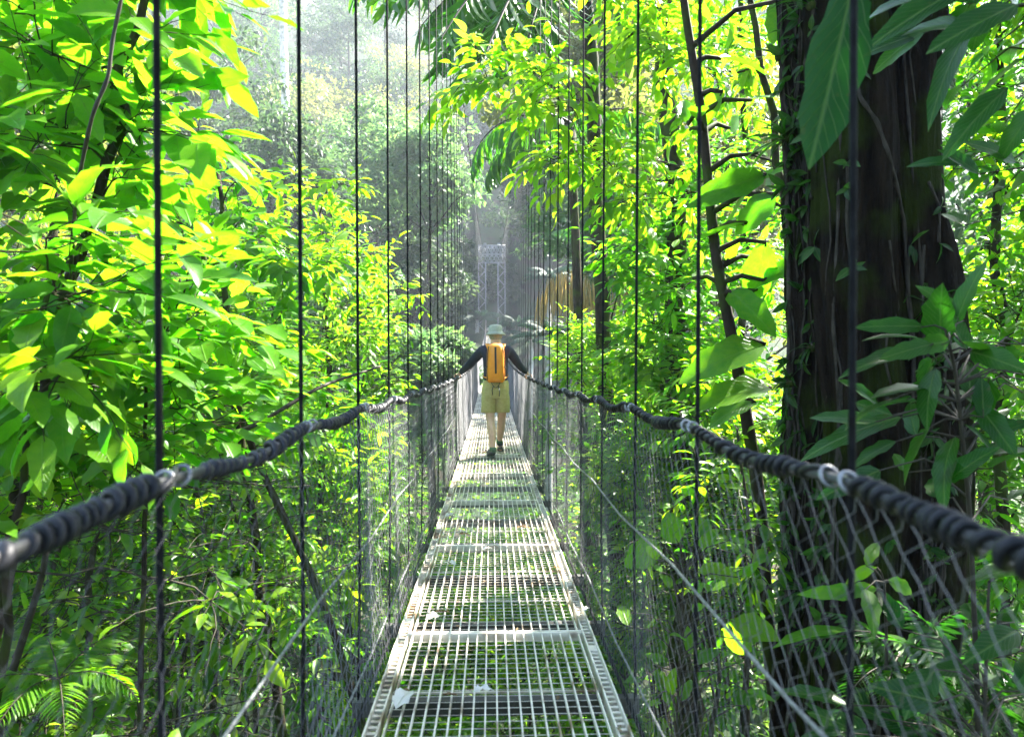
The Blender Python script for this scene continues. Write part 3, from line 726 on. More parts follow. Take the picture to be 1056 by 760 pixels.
def spray(rng, bark, acc, p, outward, sp, rr=0.006, R=None):
    R = R or sp.twig
    tone = rng.normal(0.5, 0.16)
    for k in range(sp.twigs):
        d = norm(norm(outward) * (1 - sp.spread) + norm(rng.normal(0, 1, 3) * np.array([1, 1, 0.65]) + np.array([0, 0, 0.12])) * sp.spread)
        twig(rng, bark, acc, p, d, R * (0.55 + 0.6 * rng.random()), rr, sp, tone + rng.normal(0, 0.06))


def tree(name, label, cat, base, trunk, r0, targets, sp, seed, bark='bark', group=None, crown_name='crown', hub=0.45, limb_r=None, r1=0.35, twig_r=0.0035):
    """trunk: list of world points from the base up; targets: limb ends, each dressed with a spray of leaved twigs."""
    rng = np.random.default_rng(seed)
    base = np.array(base, float)
    e = empty(name, base, label, cat, group)
    tb, acc = MB(), Acc()
    tr = np.array(trunk, float)
    t = np.linspace(0, len(tr) - 1, max(10, 4 * len(tr)))
    P = np.stack([np.interp(t, range(len(tr)), tr[:, q]) for q in range(3)], -1)
    for _ in range(2): P[1:-1] = (P[:-2] + 2 * P[1:-1] + P[2:]) / 4
    P[1:-1] += rng.normal(0, r0 * 0.35, P[1:-1].shape) * np.array([1, 1, 0])
    R = r0 * np.linspace(1, r1, len(P))
    tb.tube(P, R, 10)
    lr = limb_r or r0 * 0.42
    lo_i = int(0.22 * len(P))
    NP, NR, NC = list(P[lo_i:]), list(R[lo_i:]), [0.0] * (len(P) - lo_i)
    axis = P[:, :2].mean(0)
    for tg in sorted([np.array(q, float) for q in targets], key=lambda q: np.linalg.norm(q[:2] - axis) + rng.normal(0, 0.15)):
        A_ = np.array(NP); dv = tg - A_; dist_ = np.linalg.norm(dv, axis=1)
        cost = dist_ + 0.25 * np.array(NC) + np.maximum(0, -dv[:, 2] - 0.1 * dist_) * 0.9 + np.maximum(0, hub * 0.5 - dv[:, 2] / np.maximum(dist_, 0.05)) * 0.25 * dist_
        i = int(np.argmin(cost)); a = A_[i]; dist = dist_[i]
        c = a * 0.5 + tg * 0.5 + np.array([0, 0, 0.12 * dist]) + rng.normal(0, 0.09 * dist, 3)
        s = np.linspace(0, 1, 8)[:, None]
        B = (1 - s) ** 2 * a + 2 * s * (1 - s) * c + s * s * tg
        B[1:-1] += rng.normal(0, 0.014 * dist, B[1:-1].shape)
        ra = min(NR[i] * 0.72, lr * (0.30 + 0.16 * dist))
        rr_ = np.linspace(max(ra, twig_r * 1.2), twig_r * 1.1, 8)
        tb.tube(B, rr_, 6, False)
        for q in (2, 4, 6): NP.append(B[q]); NR.append(rr_[q] * 1.25); NC.append(NC[i] + dist * q / 7)
        out = norm(tg - a)
        spray(rng, tb, acc, B[-1], out, sp, twig_r)
        spray(rng, tb, acc, B[5], out + rng.normal(0, 0.6, 3), sp, twig_r)
    tb.build('trunk', M[bark], e, True, origin=base)
    lb = MB(); acc.build(lb, sp.nseg, sp.shape, sp.wave)
    lb.build(crown_name, M[sp.mat], e, True, origin=base)
    return e


def in_box(rng, box, n):
    x0, y0, x1, y1, d0, d1 = box
    return [at(x0 + (x1 - x0) * rng.random(), y0 + (y1 - y0) * rng.random(), d0 + (d1 - d0) * rng.random()) for _ in range(n)]


def gbase(x, y):
    return np.array([x, y, float(ground_z(x, y)) - 0.05])


def region_tree(name, label, cat, trunk_px, boxes, sp, seed, r0=0.06, bark='bark', group=None, hub=0.45, foot=None, crown_name='crown', **kw):
    """trunk_px: [(px, py, depth)...] from bottom to top as seen; boxes: [(x0,y0,x1,y1,d0,d1,n)...] where leaves hang."""
    rng = np.random.default_rng(seed + 999)
    tp = [at(*q) for q in trunk_px]
    if foot is None:
        f = tp[0] + (tp[0] - tp[1]) * 0.5
        f = gbase(f[0], f[1])
    else: f = gbase(*foot)
    tg = []
    for b in boxes: tg += in_box(rng, b[:6], b[6])
    return tree(name, label, cat, f, [f] + tp, r0, tg, sp, seed, bark, group, crown_name, hub, **kw)


def copy_tree(e, loc, rz, sca, label=None, group=None, mats=None):
    c = e.copy(); COL.objects.link(c); c.location = loc; c.rotation_euler = (0, 0, rz); c.scale = (sca, sca, sca)
    if label: c['label'] = label
    if group: c['group'] = group
    for ch in e.children:
        d = ch.copy(); COL.objects.link(d); d.parent = c
        if mats and ch.name.split('.')[0] in mats:
            d.material_slots[0].link = 'OBJECT'; d.material_slots[0].material = M[mats[ch.name.split('.')[0]]]
    return c


# ------------------------------------------------------------------ ground
gx = np.concatenate([np.linspace(-120, -25, 30), np.linspace(-23, 23, 60), np.linspace(25, 120, 30)])
gy = np.concatenate([np.linspace(-30, 0, 16), np.linspace(1, 70, 80), np.linspace(73, 170, 30)])
GX, GY = np.meshgrid(gx, gy)
mb = MB()
nx, ny_ = len(gx), len(gy)
i = np.arange(ny_ - 1)[:, None] * nx; j = np.arange(nx - 1)[None]
mb.add(np.stack([GX, GY, ground_z(GX, GY)], -1).reshape(-1, 3), np.stack([i + j, i + j + 1, i + nx + j + 1, i + nx + j], -1).reshape(-1, 4))
tag(mb.build('terrain', M['soil'], None, True), kind='structure')

# low growth on the gorge floor: nobody could count it
rng = np.random.default_rng(77)
n = 26000
ux = rng.uniform(-16, 14, n); uy = rng.uniform(0.5, 42, n) ** 1.0
uz = ground_z(ux, uy)
P = np.stack([ux, uy, uz + rng.random(n) * 0.9], -1)
D = norm(np.stack([rng.normal(0, 1, n), rng.normal(0, 1, n), rng.uniform(-0.1, 0.9, n)], -1))
N = norm(np.stack([rng.normal(0, 0.4, n), rng.normal(0, 0.4, n), np.ones(n)], -1))
L = rng.uniform(0.18, 0.5, n)
mb = MB(); leaves(mb, P, D, N, L, L * rng.uniform(0.25, 0.5, n), 3, rng.uniform(0.2, 1.1, n), 0.25, 'ovate', np.clip(rng.normal(0.5, 0.25, n), 0, 1))
tag(mb.build('undergrowth', M['leaf_small'], None, True), 'low leafy undergrowth covering the floor of the gorge', 'undergrowth', kind='stuff')


# ------------------------------------------------------------------ shrub prototypes for the gorge (small leaves)
def shrub_proto(name, label, cat, seed, h, R, sp, n, bark='twig', r0=0.03, group=None):
    rng = np.random.default_rng(seed)
    tg = []
    for _ in range(n):
        d = norm(rng.normal(0, 1, 3)); rr = R * (0.45 + 0.55 * rng.random() ** 0.5)
        tg.append(np.array([0, 0, h * 0.66]) + d * rr * np.array([1, 1, h * 0.42 / R]))
    tr = [(0, 0, 0), (rng.normal(0, 0.1 * R), rng.normal(0, 0.1 * R), h * 0.4), (rng.normal(0, 0.15 * R), rng.normal(0, 0.15 * R), h * 0.85)]
    return tree(name, label, cat, (0, 0, 0), tr, r0, tg, sp, seed, bark, group)


SP_small = Spec('leaf_small', 0.12, 0.47, 3, 'ovate', per=9, twig=0.45, twigs=5, spread=0.85)
SP_smallish = Spec('leaf_small', 0.17, 0.38, 3, 'long', per=8, twig=0.5, twigs=4, spread=0.8)
SP_mid = Spec('leaf_mid', 0.17, 0.42, 4, 'ovate', per=8, twig=0.55, twigs=5, spread=0.75)
SP_yel = Spec('leaf_yellow', 0.18, 0.42, 4, 'ovate', per=6, twig=0.5, twigs=4, spread=0.75)

G_l = 'small-leaved shrubs filling the gorge beyond the left net'
G_r = 'small-leaved shrubs filling the gorge beyond the right net'
G_u = 'shrubs growing on the gorge floor below the walkway'
pA = shrub_proto('shrub', 'small-leaved forest shrub crowding the shady slope beyond the left net', 'shrub', 11, 2.6, 1.2, SP_small, 28, group=G_l)
pB = shrub_proto('shrub', 'small-leaved forest shrub crowding the shady slope beyond the left net', 'shrub', 12, 3.0, 1.35, SP_smallish, 24, group=G_l)
rng = np.random.default_rng(31)
used = [False, False]
LAB = {G_l: 'small-leaved forest shrub crowding the shady slope beyond the left net', G_r: 'small-leaved forest shrub crowding the slope beyond the right net', G_u: 'leafy shrub on the gorge floor seen through the grating of the walkway'}


def put_shrub(k, p, sca, g):
    e = (pA, pB)[k]
    rz = rng.uniform(0, 2 * PI)
    if not used[k]:
        used[k] = True; e.location = p; e.rotation_euler = (0, 0, rz); e.scale = (sca,) * 3; e['label'] = LAB[g]; e['group'] = g
    else: copy_tree(e, p, rz, sca, LAB[g], g)


# left slope below the rope, then right, then under the deck
for (box, n, g) in (((-120, 470, 130, 760, 3.2, 6.0), 9, G_l), ((60, 440, 330, 700, 5.0, 9.0), 12, G_l), ((250, 400, 430, 600, 8.0, 15.0), 12, G_l), ((-100, 300, 250, 480, 8.0, 13.0), 8, G_l),
                    ((570, 430, 800, 720, 5.5, 11.0), 11, G_r), ((680, 430, 860, 700, 7.0, 12.0), 8, G_r), ((960, 250, 1200, 700, 7.0, 11.0), 10, G_r), ((560, 380, 640, 470, 12.0, 22.0), 7, G_r)):
    for p in in_box(rng, box, n):
        k = int(rng.random() < 0.5); sca = rng.uniform(0.8, 1.35)
        h = 2.6 if k == 0 else 3.0
        q = p - np.array([0, 0, h * 0.66 * sca])
        q[0] = math.copysign(max(abs(q[0]), 0.75 + 1.5 * sca), q[0])
        put_shrub(k, q, sca, g)
for y in np.arange(2.2, 22, 1.35):
    for s in (-1, 1):
        x = s * rng.uniform(0.1, 1.5); yy = y + rng.uniform(-0.5, 0.5)
        b = gbase(x, yy); sca = rng.uniform(0.9, 1.45); k = int(rng.random() < 0.5)
        b[2] += rng.uniform(0, 0.9)
        put_shrub(k, b, sca, G_u)

# ------------------------------------------------------------------ left bank trees
SP_big = Spec('leaf_lime', 0.25, 0.52, 6, 'ovate', per=5, twig=0.6, twigs=3, droop=0.4, spread=0.7, wave=0.06)
SP_long = Spec('leaf_mid', 0.22, 0.40, 6, 'long', per=5, twig=0.5, twigs=3, droop=0.7, spread=0.65, wave=0.05)
SP_round = Spec('leaf_lime', 0.17, 0.58, 6, 'round', per=7, twig=0.5, twigs=3, droop=0.35, spread=0.6, wave=0.04)
region_tree('broadleaf_tree', 'lime-leaved tree with the largest leaves filling the upper left corner beside the bridge', 'tree',
            [(-40, 900, 3.6), (30, 420, 3.6), (120, 150, 3.5), (150, -60, 3.4)], [(-90, -50, 60, 120, 3.2, 3.9, 5), (20, -40, 165, 140, 3.3, 4.0, 10), (110, -60, 180, 60, 3.3, 4.0, 4), (20, 120, 160, 270, 3.2, 3.9, 6), (-80, 120, 60, 260, 3.0, 3.7, 4)], SP_big, 101, 0.05)
region_tree('glossy_shrub', 'mid-green glossy shrub with long hanging leaves at the left edge above the hand rope', 'shrub',
            [(-30, 1000, 2.9), (10, 560, 2.9), (50, 300, 2.9)], [(-80, 240, 110, 380, 2.5, 3.3, 8), (-60, 370, 110, 490, 2.4, 3.2, 5)], SP_long, 102, 0.03)
region_tree('roundleaf_shrub', 'shrub with pale rounded leaves in front of the dark stems above the left rope', 'shrub',
            [(140, 900, 3.6), (150, 520, 3.6), (150, 380, 3.5)], [(110, 280, 250, 440, 3.3, 4.0, 9), (60, 420, 200, 480, 3.2, 3.8, 5)], SP_round, 103, 0.022)
region_tree('bushy_tree', 'deep green bushy tree rising left of the walkway between lime tree and yellow tree', 'tree',
            [(300, 800, 6.4), (255, 520, 6.3), (232, 330, 6.2), (225, 180, 6.2)], [(185, 150, 300, 260, 5.4, 7.0, 11), (190, 240, 340, 360, 5.4, 7.2, 13), (230, 330, 340, 420, 5.6, 7.0, 6), (130, 200, 220, 400, 6.0, 7.5, 7)],
            Spec('leaf_mid', 0.19, 0.46, 4, 'ovate', per=6, twig=0.5, twigs=4, spread=0.75), 104, 0.055)
region_tree('yellow_leaved_tree', 'tree with small bright yellow-green leaves leaning toward the walkway on its left', 'tree',
            [(330, 760, 9.6), (330, 520, 9.6), (340, 340, 9.6), (330, 220, 9.6)], [(290, 185, 360, 260, 8.6, 10.8, 10), (330, 235, 425, 350, 8.6, 10.6, 19), (340, 340, 420, 450, 8.8, 10.6, 11), (270, 250, 340, 420, 9.4, 11.0, 10)],
            SP_yel, 105, 0.07)
region_tree('yellow_leaved_tree', 'pale yellow tree standing behind the lime tree at the left edge', 'tree',
            [(40, 800, 8.5), (40, 500, 8.5), (60, 200, 8.3), (60, -100, 8.2)], [(-120, -80, 130, 150, 7.2, 9.0, 22), (-120, 150, 160, 420, 7.2, 9.4, 26), (100, 60, 190, 300, 8, 9.5, 11), (60, -90, 165, 80, 7.5, 9.0, 12)],
            SP_yel, 106, 0.09)
# bare mossy stems on the left slope
def stem(name, label, cat, pts, r, mat, rr=0.5, sides=8):
    P = np.array([at(*q) for q in pts]); t = np.linspace(0, len(P) - 1, 6 * len(P))
    Q = np.stack([np.interp(t, range(len(P)), P[:, q]) for q in range(3)], -1)
    for _ in range(3): Q[1:-1] = (Q[:-2] + 2 * Q[1:-1] + Q[2:]) / 4
    mb = MB(); mb.tube(Q, r * np.linspace(1, rr, len(Q)) * (1 + 0.12 * np.sin(np.arange(len(Q)) * 1.7)), sides)
    return tag(mb.build(name, M[mat], None, True, origin=Q[0]), label, cat)
stem('leaning_stem', 'bare mossy stem leaning across the gap below the left hand rope', 'stem', [(420, 900, 5.2), (335, 620, 5.2), (262, 470, 5.1), (222, 345, 5.0), (205, 230, 5.0)], 0.035, 'bark')
stem('leaning_stem', 'thin crooked stem hanging near-level above the left hand rope', 'stem', [(150, 452, 4.6), (250, 447, 4.7), (330, 398, 5.2), (392, 378, 6.0)], 0.018, 'twig', 0.6)
stem('leaning_stem', 'dark thin branch curving up through the lime leaves at top left', 'branch', [(70, 330, 3.3), (78, 200, 2.9), (95, 118, 2.7), (112, 80, 2.7), (116, 40, 2.7), (132, -30, 2.7)], 0.008, 'twig', 0.9)

# red heliconia flower on the left
A = at(160, 380, 3.4)
e = empty('hanging_flower', A, 'small red and white hanging flower among the left leaves beside the first cable', 'flower')
mb = MB(); leaves(mb, [A + (0.0, 0, 0.03), A + (0.005, 0.01, 0.0)], [(0.06, 0, -1), (-0.05, 0.02, -1)], [(0, -1, 0.1), (0.4, -1, 0)], [0.075, 0.06], [0.026, 0.022], 6, 0.2, 0.5, 'long'); mb.build('bract', M['red_bract'], e, True, origin=A)
for q, l in ((A + (-0.015, 0, 0.09), 0.07), (A + (0.0, 0, -0.045), 0.05)):
    mb = MB(); leaves(mb, [q], [(0.2, 0, -1)], [(0, -1, 0.1)], [l], [0.02], 6, 0.2, 0.5, 'long'); mb.build('petal', M['white_bract'], e, True, origin=A)

# ------------------------------------------------------------------ right bank
# giant mossy trunk
TD = 4.3
tc0 = at(886, 380, TD)
gb = gbase(tc0[0] + 0.1, tc0[1])
giant = empty('giant_tree', gb, 'huge dark buttressed tree trunk with moss and clinging roots standing by the right net', 'tree')
rng = np.random.default_rng(8)
nz_, na = 260, 320
zz = np.linspace(gb[2] - 0.3, 11.5, nz_); aa = np.arange(na) * 2 * PI / na
ph = rng.uniform(0, 2 * PI, 12)
Z, Aa = np.meshgrid(zz, aa, indexing='ij')
low = np.clip((1.5 - Z) / 9, 0, 1)
r = 0.455 * (1 + 0.45 * low ** 1.5) * (1 - 0.018 * np.maximum(Z, 0))
flu = 0.10 * np.sin(3 * Aa + ph[0] + 0.10 * Z) + 0.07 * np.sin(5 * Aa + ph[1] - 0.16 * Z) + 0.05 * np.sin(8 * Aa + ph[2] + 0.25 * Z) + 0.03 * np.sin(13 * Aa + ph[3] - 0.3 * Z + 0.8 * np.sin(Z)) + 0.02 * np.sin(23 * Aa + ph[4] + 0.5 * np.sin(1.6 * Z)) + 0.012 * np.sin(37 * Aa + ph[5] + 1.1 * np.sin(2.3 * Z + Aa))
flu += 0.06 * np.sin(1.5 * Z + 2 * Aa + ph[10]) + 0.04 * np.sin(2.9 * Z - 3 * Aa + ph[11]) + 0.02 * np.sin(4.1 * Z + 3 * Aa + ph[6]) + 0.015 * np.sin(9 * Z + 7 * Aa + ph[7])
flu += 0.020 * np.abs(np.sin(31 * Aa + 1.7 * np.sin(1.3 * Z + ph[8]) + 2.2 * np.sin(0.6 * Z + 5 * Aa))) + 0.012 * np.abs(np.sin(53 * Aa + 2.5 * np.sin(2.1 * Z + ph[9]) + 3 * np.sin(0.9 * Z + 3 * Aa)))
r = r * (1 + flu * (1.25 + 1.0 * low))
cxx = tc0[0] + 0.055 * np.sin(Z * 0.9 + 0.5) + 0.025 * np.sin(Z * 2.3) - 0.012 * (Z - 1.2); cyy = tc0[1] + 0.04 * np.sin(Z * 0.5 + 1) + 0.0 * Z
X = np.stack([cxx + r * np.cos(Aa), cyy + r * np.sin(Aa), Z], -1)
mb = MB(); i = np.arange(nz_ - 1)[:, None] * na; j = np.arange(na)[None]; k = (j + 1) % na
mb.add(X.reshape(-1, 3), np.stack([i + j, i + k, i + na + k, i + na + j], -1).reshape(-1, 4))
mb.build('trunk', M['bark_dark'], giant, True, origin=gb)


def on_trunk(px, py, lift=0.02):
    """Point of the trunk's camera side where it is seen at px, py."""
    p = at(px, py, TD)
    z = p[2]
    iz = int(np.clip(np.searchsorted(zz, z), 0, nz_ - 1))
    ring = X[iz]; c = ring.mean(0)
    best, bd = None, 1e9
    for q in ring:
        v = q - CAM
        d = v @ FW; x = CX + FPX * (v @ RT) / d
        if d < (c - CAM) @ FW and abs(x - px) < bd: bd = abs(x - px); best = q
    if best is None: best = ring[0]
    o = norm((best - c) * np.array([1, 1, 0]))
    return best + o * lift, o


# its crown, out of frame, shaped to shade the near deck and right side
rng = np.random.default_rng(15)
SPc = Spec('leaf_deep', 0.26, 0.5, 3, 'ovate', per=9, twig=1.0, twigs=8, spread=0.9)
acc, tb = Acc(), MB()
top = np.array([cxx[-1].mean(), cyy[-1].mean(), 9.5])
for kx in range(240):
    if kx < 100:
        xq, yq = rng.uniform(4.9, 8.8), rng.uniform(0.0, 7.6)
        lo_z = 2.0 if xq > 0.8 * yq + 2.2 else 0.56 * yq + 2.9
        hi_z = 1.24 * xq + 2.2
        if lo_z > hi_z - 0.3: continue
        tg = np.array([xq, yq, rng.uniform(lo_z, hi_z)])
    else: tg = np.array([rng.uniform(-5, 11), rng.uniform(-10, -3.2), rng.uniform(1.5, 10.5)])  # extra sprays behind the camera, added to block skylight
    c = (top + tg) / 2 + np.array([0, 0, 0.8]) + rng.normal(0, 0.3, 3)
    s = np.linspace(0, 1, 9)[:, None]; B = (1 - s) ** 2 * top + 2 * s * (1 - s) * c + s * s * tg
    if kx % 3 == 0: tb.tube(B, np.linspace(0.11, 0.02, 9), 7, False)
    spray(rng, tb, acc, tg, norm(tg - top), SPc, 0.012)
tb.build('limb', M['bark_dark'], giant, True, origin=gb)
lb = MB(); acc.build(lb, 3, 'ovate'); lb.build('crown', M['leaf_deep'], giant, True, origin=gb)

# lianas lying on the trunk
for lab, pts, r in (('pale crooked liana creeping down the face of the giant trunk', [(885, -30), (882, 60), (884, 140), (905, 165), (918, 200), (930, 250), (934, 300), (942, 360), (940, 450)], 0.011),
                    ('second thinner liana hanging along the right side of the giant trunk', [(925, -40), (930, 80), (940, 200), (950, 290), (952, 380), (948, 520), (955, 640), (950, 780)], 0.008),
                    ('mossy liana on the left flank of the giant trunk', [(808, -40), (806, 100), (812, 200), (803, 300), (815, 420), (808, 560), (818, 700), (812, 800)], 0.014),
                    ('thin dark root running down the middle of the giant trunk', [(868, 120), (865, 240), (858, 340), (866, 430), (858, 560), (866, 700)], 0.010)):
    Q = np.array([on_trunk(x, y, r * 0.6)[0] for x, y in pts]); t = np.linspace(0, len(Q) - 1, 8 * len(Q)); q = np.stack([np.interp(t, range(len(Q)), Q[:, w]) for w in range(3)], -1)
    for _ in range(3): q[1:-1] = (q[:-2] + 2 * q[1:-1] + q[2:]) / 4
    mb = MB(); mb.tube(q, r * (1 + 0.2 * np.sin(np.arange(len(q)))), 7)
    tag(mb.build('liana', M['liana'], None, True, origin=q[0]), lab, 'liana')


# epiphytes: strap-leaved rosettes
def rosette(name, label, cat, c, o, n, L, ratio, mat, seed, shape='strap', droop=1.1, up=0.6, tone=0.5, group=None):
    rng = np.random.default_rng(seed)
    e = empty(name, c, label, cat, group)
    a = Acc(); o = norm(o)
    for k in range(n):
        d = norm(o * 0.8 + norm(rng.normal(0, 1, 3)) * 0.95 + np.array([0, 0, up]))
        l = L * rng.uniform(0.55, 1.15)
        a.put(c + d * 0.01, d, UP + o * 0.3 + rng.normal(0, 0.2, 3), l, l * ratio, float(np.clip(rng.normal(tone, 0.25), 0, 1)), droop * rng.uniform(0.5, 1.4), 0.3)
    mb = MB(); a.build(mb, 7, shape); mb.build('leaves', M[mat], e, True, origin=c)
    mb = MB(); ball(mb, c, 0.03, 8, 10); mb.build('root_ball', M['bark'], e, True, origin=c)
    return e


for lab, (px, py), n, L, ra, sd in (('strap-leaved bromeliad perched high on the left edge of the giant trunk', (806, 150), 20, 0.34, 0.07, 1), ('small tufted fern clinging to the giant trunk below the bromeliad', (806, 60), 16, 0.22, 0.06, 2),
                                    ('narrow-leaved epiphyte halfway up the left edge of the giant trunk', (812, 395), 20, 0.20, 0.11, 3), ('grassy epiphyte tuft on the top of the giant trunk', (838, 40), 18, 0.25, 0.05, 4),
                                    ('sparse air plant on the trunk face just above the hand rope', (838, 360), 14, 0.16, 0.10, 5), ('leafy epiphyte low on the trunk behind the right net', (832, 600), 14, 0.22, 0.16, 6)):
    p, o = on_trunk(px, py, 0.01)
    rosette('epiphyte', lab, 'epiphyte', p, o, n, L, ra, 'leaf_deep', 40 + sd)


# creeper and hanging roots covering the trunk
rng = np.random.default_rng(55)
cre = empty('creeper', gb, 'small-leaved creeper with hanging roots spread over the face of the giant trunk', 'creeper')
acc = Acc(); rb = MB()
for kx in range(74):
    x0 = rng.choice([rng.uniform(800, 850), rng.uniform(800, 980)]); y0 = rng.uniform(-60, 620); n_ = int(rng.integers(4, 12)); pts = []
    for q in range(n_):
        p, o = on_trunk(x0 + rng.normal(0, 2) + 3 * math.sin(q * 0.9 + kx), y0 + q * 26, 0.008); pts.append(p)
        for _ in range(int(rng.integers(0, 5)) if kx % 3 else 0):
            dd = norm(rng.normal(0, 0.7, 3) + np.array([0, 0, -0.5]) + o * 0.6); l = rng.uniform(0.04, 0.14)
            acc.put(p + o * 0.01, dd, o + rng.normal(0, 0.4, 3) + UP * 0.3, l, l * 0.45, rng.random(), 0.5, 0.2)
    pts = np.array(pts); t = np.linspace(0, len(pts) - 1, 4 * len(pts)); q = np.stack([np.interp(t, range(len(pts)), pts[:, w]) for w in range(3)], -1)
    rb.tube(q, rng.uniform(0.003, 0.011), 5)
rb.build('root', M['liana'], cre, True, origin=gb)
lb = MB(); acc.build(lb, 4, 'ovate'); lb.build('leaves', M['leaf_deep'], cre, True, origin=gb)


# plants drawn leaf by leaf
def leaf_plant(name, label, cat, hub, lst, mat, seed, extra=0, ext_box=None, ext_L=0.3, ext_ratio=0.3, shape='long', nseg=8, stem_r=0.008, stem_mat='twig', droop=0.5, wave=0.05, face=0.6, group=None, tone=0.5, foot=None):
    """lst: (x0,y0,x1,y1,width_px,depth,tone); each leaf is joined to the stem by its stalk."""
    rng = np.random.default_rng(seed)
    st = np.array([at(*q) for q in hub])
    f = gbase(*(foot or (st[0][0], st[0][1])))
    e = empty(name, f, label, cat, group)
    sb = MB(); a = Acc()
    full = np.concatenate([[f], st]) if not (foot is False) else st
    t = np.linspace(0, len(full) - 1, 6 * len(full)); Q = np.stack([np.interp(t, range(len(full)), full[:, w]) for w in range(3)], -1)
    for _ in range(2): Q[1:-1] = (Q[:-2] + 2 * Q[1:-1] + Q[2:]) / 4
    sb.tube(Q, np.linspace(stem_r * 1.5, stem_r * 0.6, len(Q)), 7)

    def one(A, B, w, tn):
        D = B - A; l = np.linalg.norm(D)
        N = UP * (1 - face) + norm(CAM - A) * face + rng.normal(0, 0.22, 3)
        a.put(A, D + np.array([0, 0, 0.25 * l]), N, l * 1.06, w, tn, droop * rng.uniform(0.5, 1.3), 0.3 * rng.uniform(0.4, 1.3))
        i = int(np.argmin(np.linalg.norm(Q - A, axis=1) + np.maximum(0, Q[:, 2] - A[2]) * 0.5))
        m = (Q[i] + A) / 2 + np.array([0, 0, 0.15 * np.linalg.norm(A - Q[i])])
        sb.tube([Q[i], m, A, A + norm(D) * 0.03], [stem_r * 0.6, stem_r * 0.45, stem_r * 0.35, stem_r * 0.25], 5, False)
    for (x0, y0, x1, y1, w, d, tn) in lst:
        A = at(x0, y0, d); B = at(x1, y1, d * rng.uniform(0.93, 1.05)); one(A, B, w / FPX * d, tn)
    for _ in range(extra):
        b = ext_box[int(rng.integers(len(ext_box)))]
        A = in_box(rng, b[:6], 1)[0]
        i = int(np.argmin(np.linalg.norm(Q - A, axis=1))); out = norm((A - Q[i]) * np.array([1, 1, 0.4]) + rng.normal(0, 0.12, 3) + np.array([0, 0, 0.1]))
        l = ext_L * rng.uniform(0.6, 1.2)
        one(A, A + out * l + np.array([0, 0, -0.25 * l]), l * ext_ratio * rng.uniform(0.8, 1.2), float(np.clip(rng.normal(tone, 0.2), 0, 1)))
    sb.build('stem', M[stem_mat], e, True, origin=f)
    lb = MB(); a.build(lb, nseg, shape, wave); lb.build('leaves', M[mat], e, True, origin=f)
    return e


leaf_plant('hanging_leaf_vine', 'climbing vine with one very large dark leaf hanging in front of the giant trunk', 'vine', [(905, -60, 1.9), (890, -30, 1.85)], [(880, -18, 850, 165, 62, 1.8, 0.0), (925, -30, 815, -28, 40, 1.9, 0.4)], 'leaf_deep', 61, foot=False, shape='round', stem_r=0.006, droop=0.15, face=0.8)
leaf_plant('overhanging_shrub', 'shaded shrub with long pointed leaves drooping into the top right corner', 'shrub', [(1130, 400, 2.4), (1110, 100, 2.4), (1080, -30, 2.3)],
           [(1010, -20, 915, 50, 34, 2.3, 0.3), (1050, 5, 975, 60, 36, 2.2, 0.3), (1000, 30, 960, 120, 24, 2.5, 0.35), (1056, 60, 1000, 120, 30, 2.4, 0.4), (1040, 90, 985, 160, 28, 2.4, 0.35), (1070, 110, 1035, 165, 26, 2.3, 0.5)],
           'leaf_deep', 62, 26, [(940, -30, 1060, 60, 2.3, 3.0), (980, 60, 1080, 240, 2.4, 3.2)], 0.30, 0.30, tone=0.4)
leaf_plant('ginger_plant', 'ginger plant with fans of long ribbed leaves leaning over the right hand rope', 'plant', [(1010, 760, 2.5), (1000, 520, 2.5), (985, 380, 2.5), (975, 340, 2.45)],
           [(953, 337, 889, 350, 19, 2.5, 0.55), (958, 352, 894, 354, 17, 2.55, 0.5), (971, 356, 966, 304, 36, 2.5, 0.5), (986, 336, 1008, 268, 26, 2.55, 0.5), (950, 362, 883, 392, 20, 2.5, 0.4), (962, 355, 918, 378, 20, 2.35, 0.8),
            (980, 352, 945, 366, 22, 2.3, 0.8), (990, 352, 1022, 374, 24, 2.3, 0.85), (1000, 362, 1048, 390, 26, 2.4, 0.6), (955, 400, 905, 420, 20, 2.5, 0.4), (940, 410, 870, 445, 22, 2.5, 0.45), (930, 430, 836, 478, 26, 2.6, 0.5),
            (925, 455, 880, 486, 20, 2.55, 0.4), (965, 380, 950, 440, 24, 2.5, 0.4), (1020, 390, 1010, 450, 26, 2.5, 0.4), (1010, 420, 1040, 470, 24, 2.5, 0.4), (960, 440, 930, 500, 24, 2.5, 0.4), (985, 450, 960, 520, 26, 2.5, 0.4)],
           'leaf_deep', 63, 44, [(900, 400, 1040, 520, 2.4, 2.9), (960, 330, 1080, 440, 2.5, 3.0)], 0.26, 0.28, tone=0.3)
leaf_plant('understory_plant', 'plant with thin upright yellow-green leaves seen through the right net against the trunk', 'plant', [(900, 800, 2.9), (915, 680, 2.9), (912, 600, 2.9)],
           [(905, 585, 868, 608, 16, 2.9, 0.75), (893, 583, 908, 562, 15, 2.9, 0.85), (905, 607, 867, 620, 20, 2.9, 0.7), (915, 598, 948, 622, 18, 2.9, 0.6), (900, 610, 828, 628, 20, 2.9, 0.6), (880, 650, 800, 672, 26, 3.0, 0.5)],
           'leaf_mid', 64, 10, [(860, 600, 960, 740, 2.8, 3.2)], 0.22, 0.3, tone=0.4, shape='ovate')
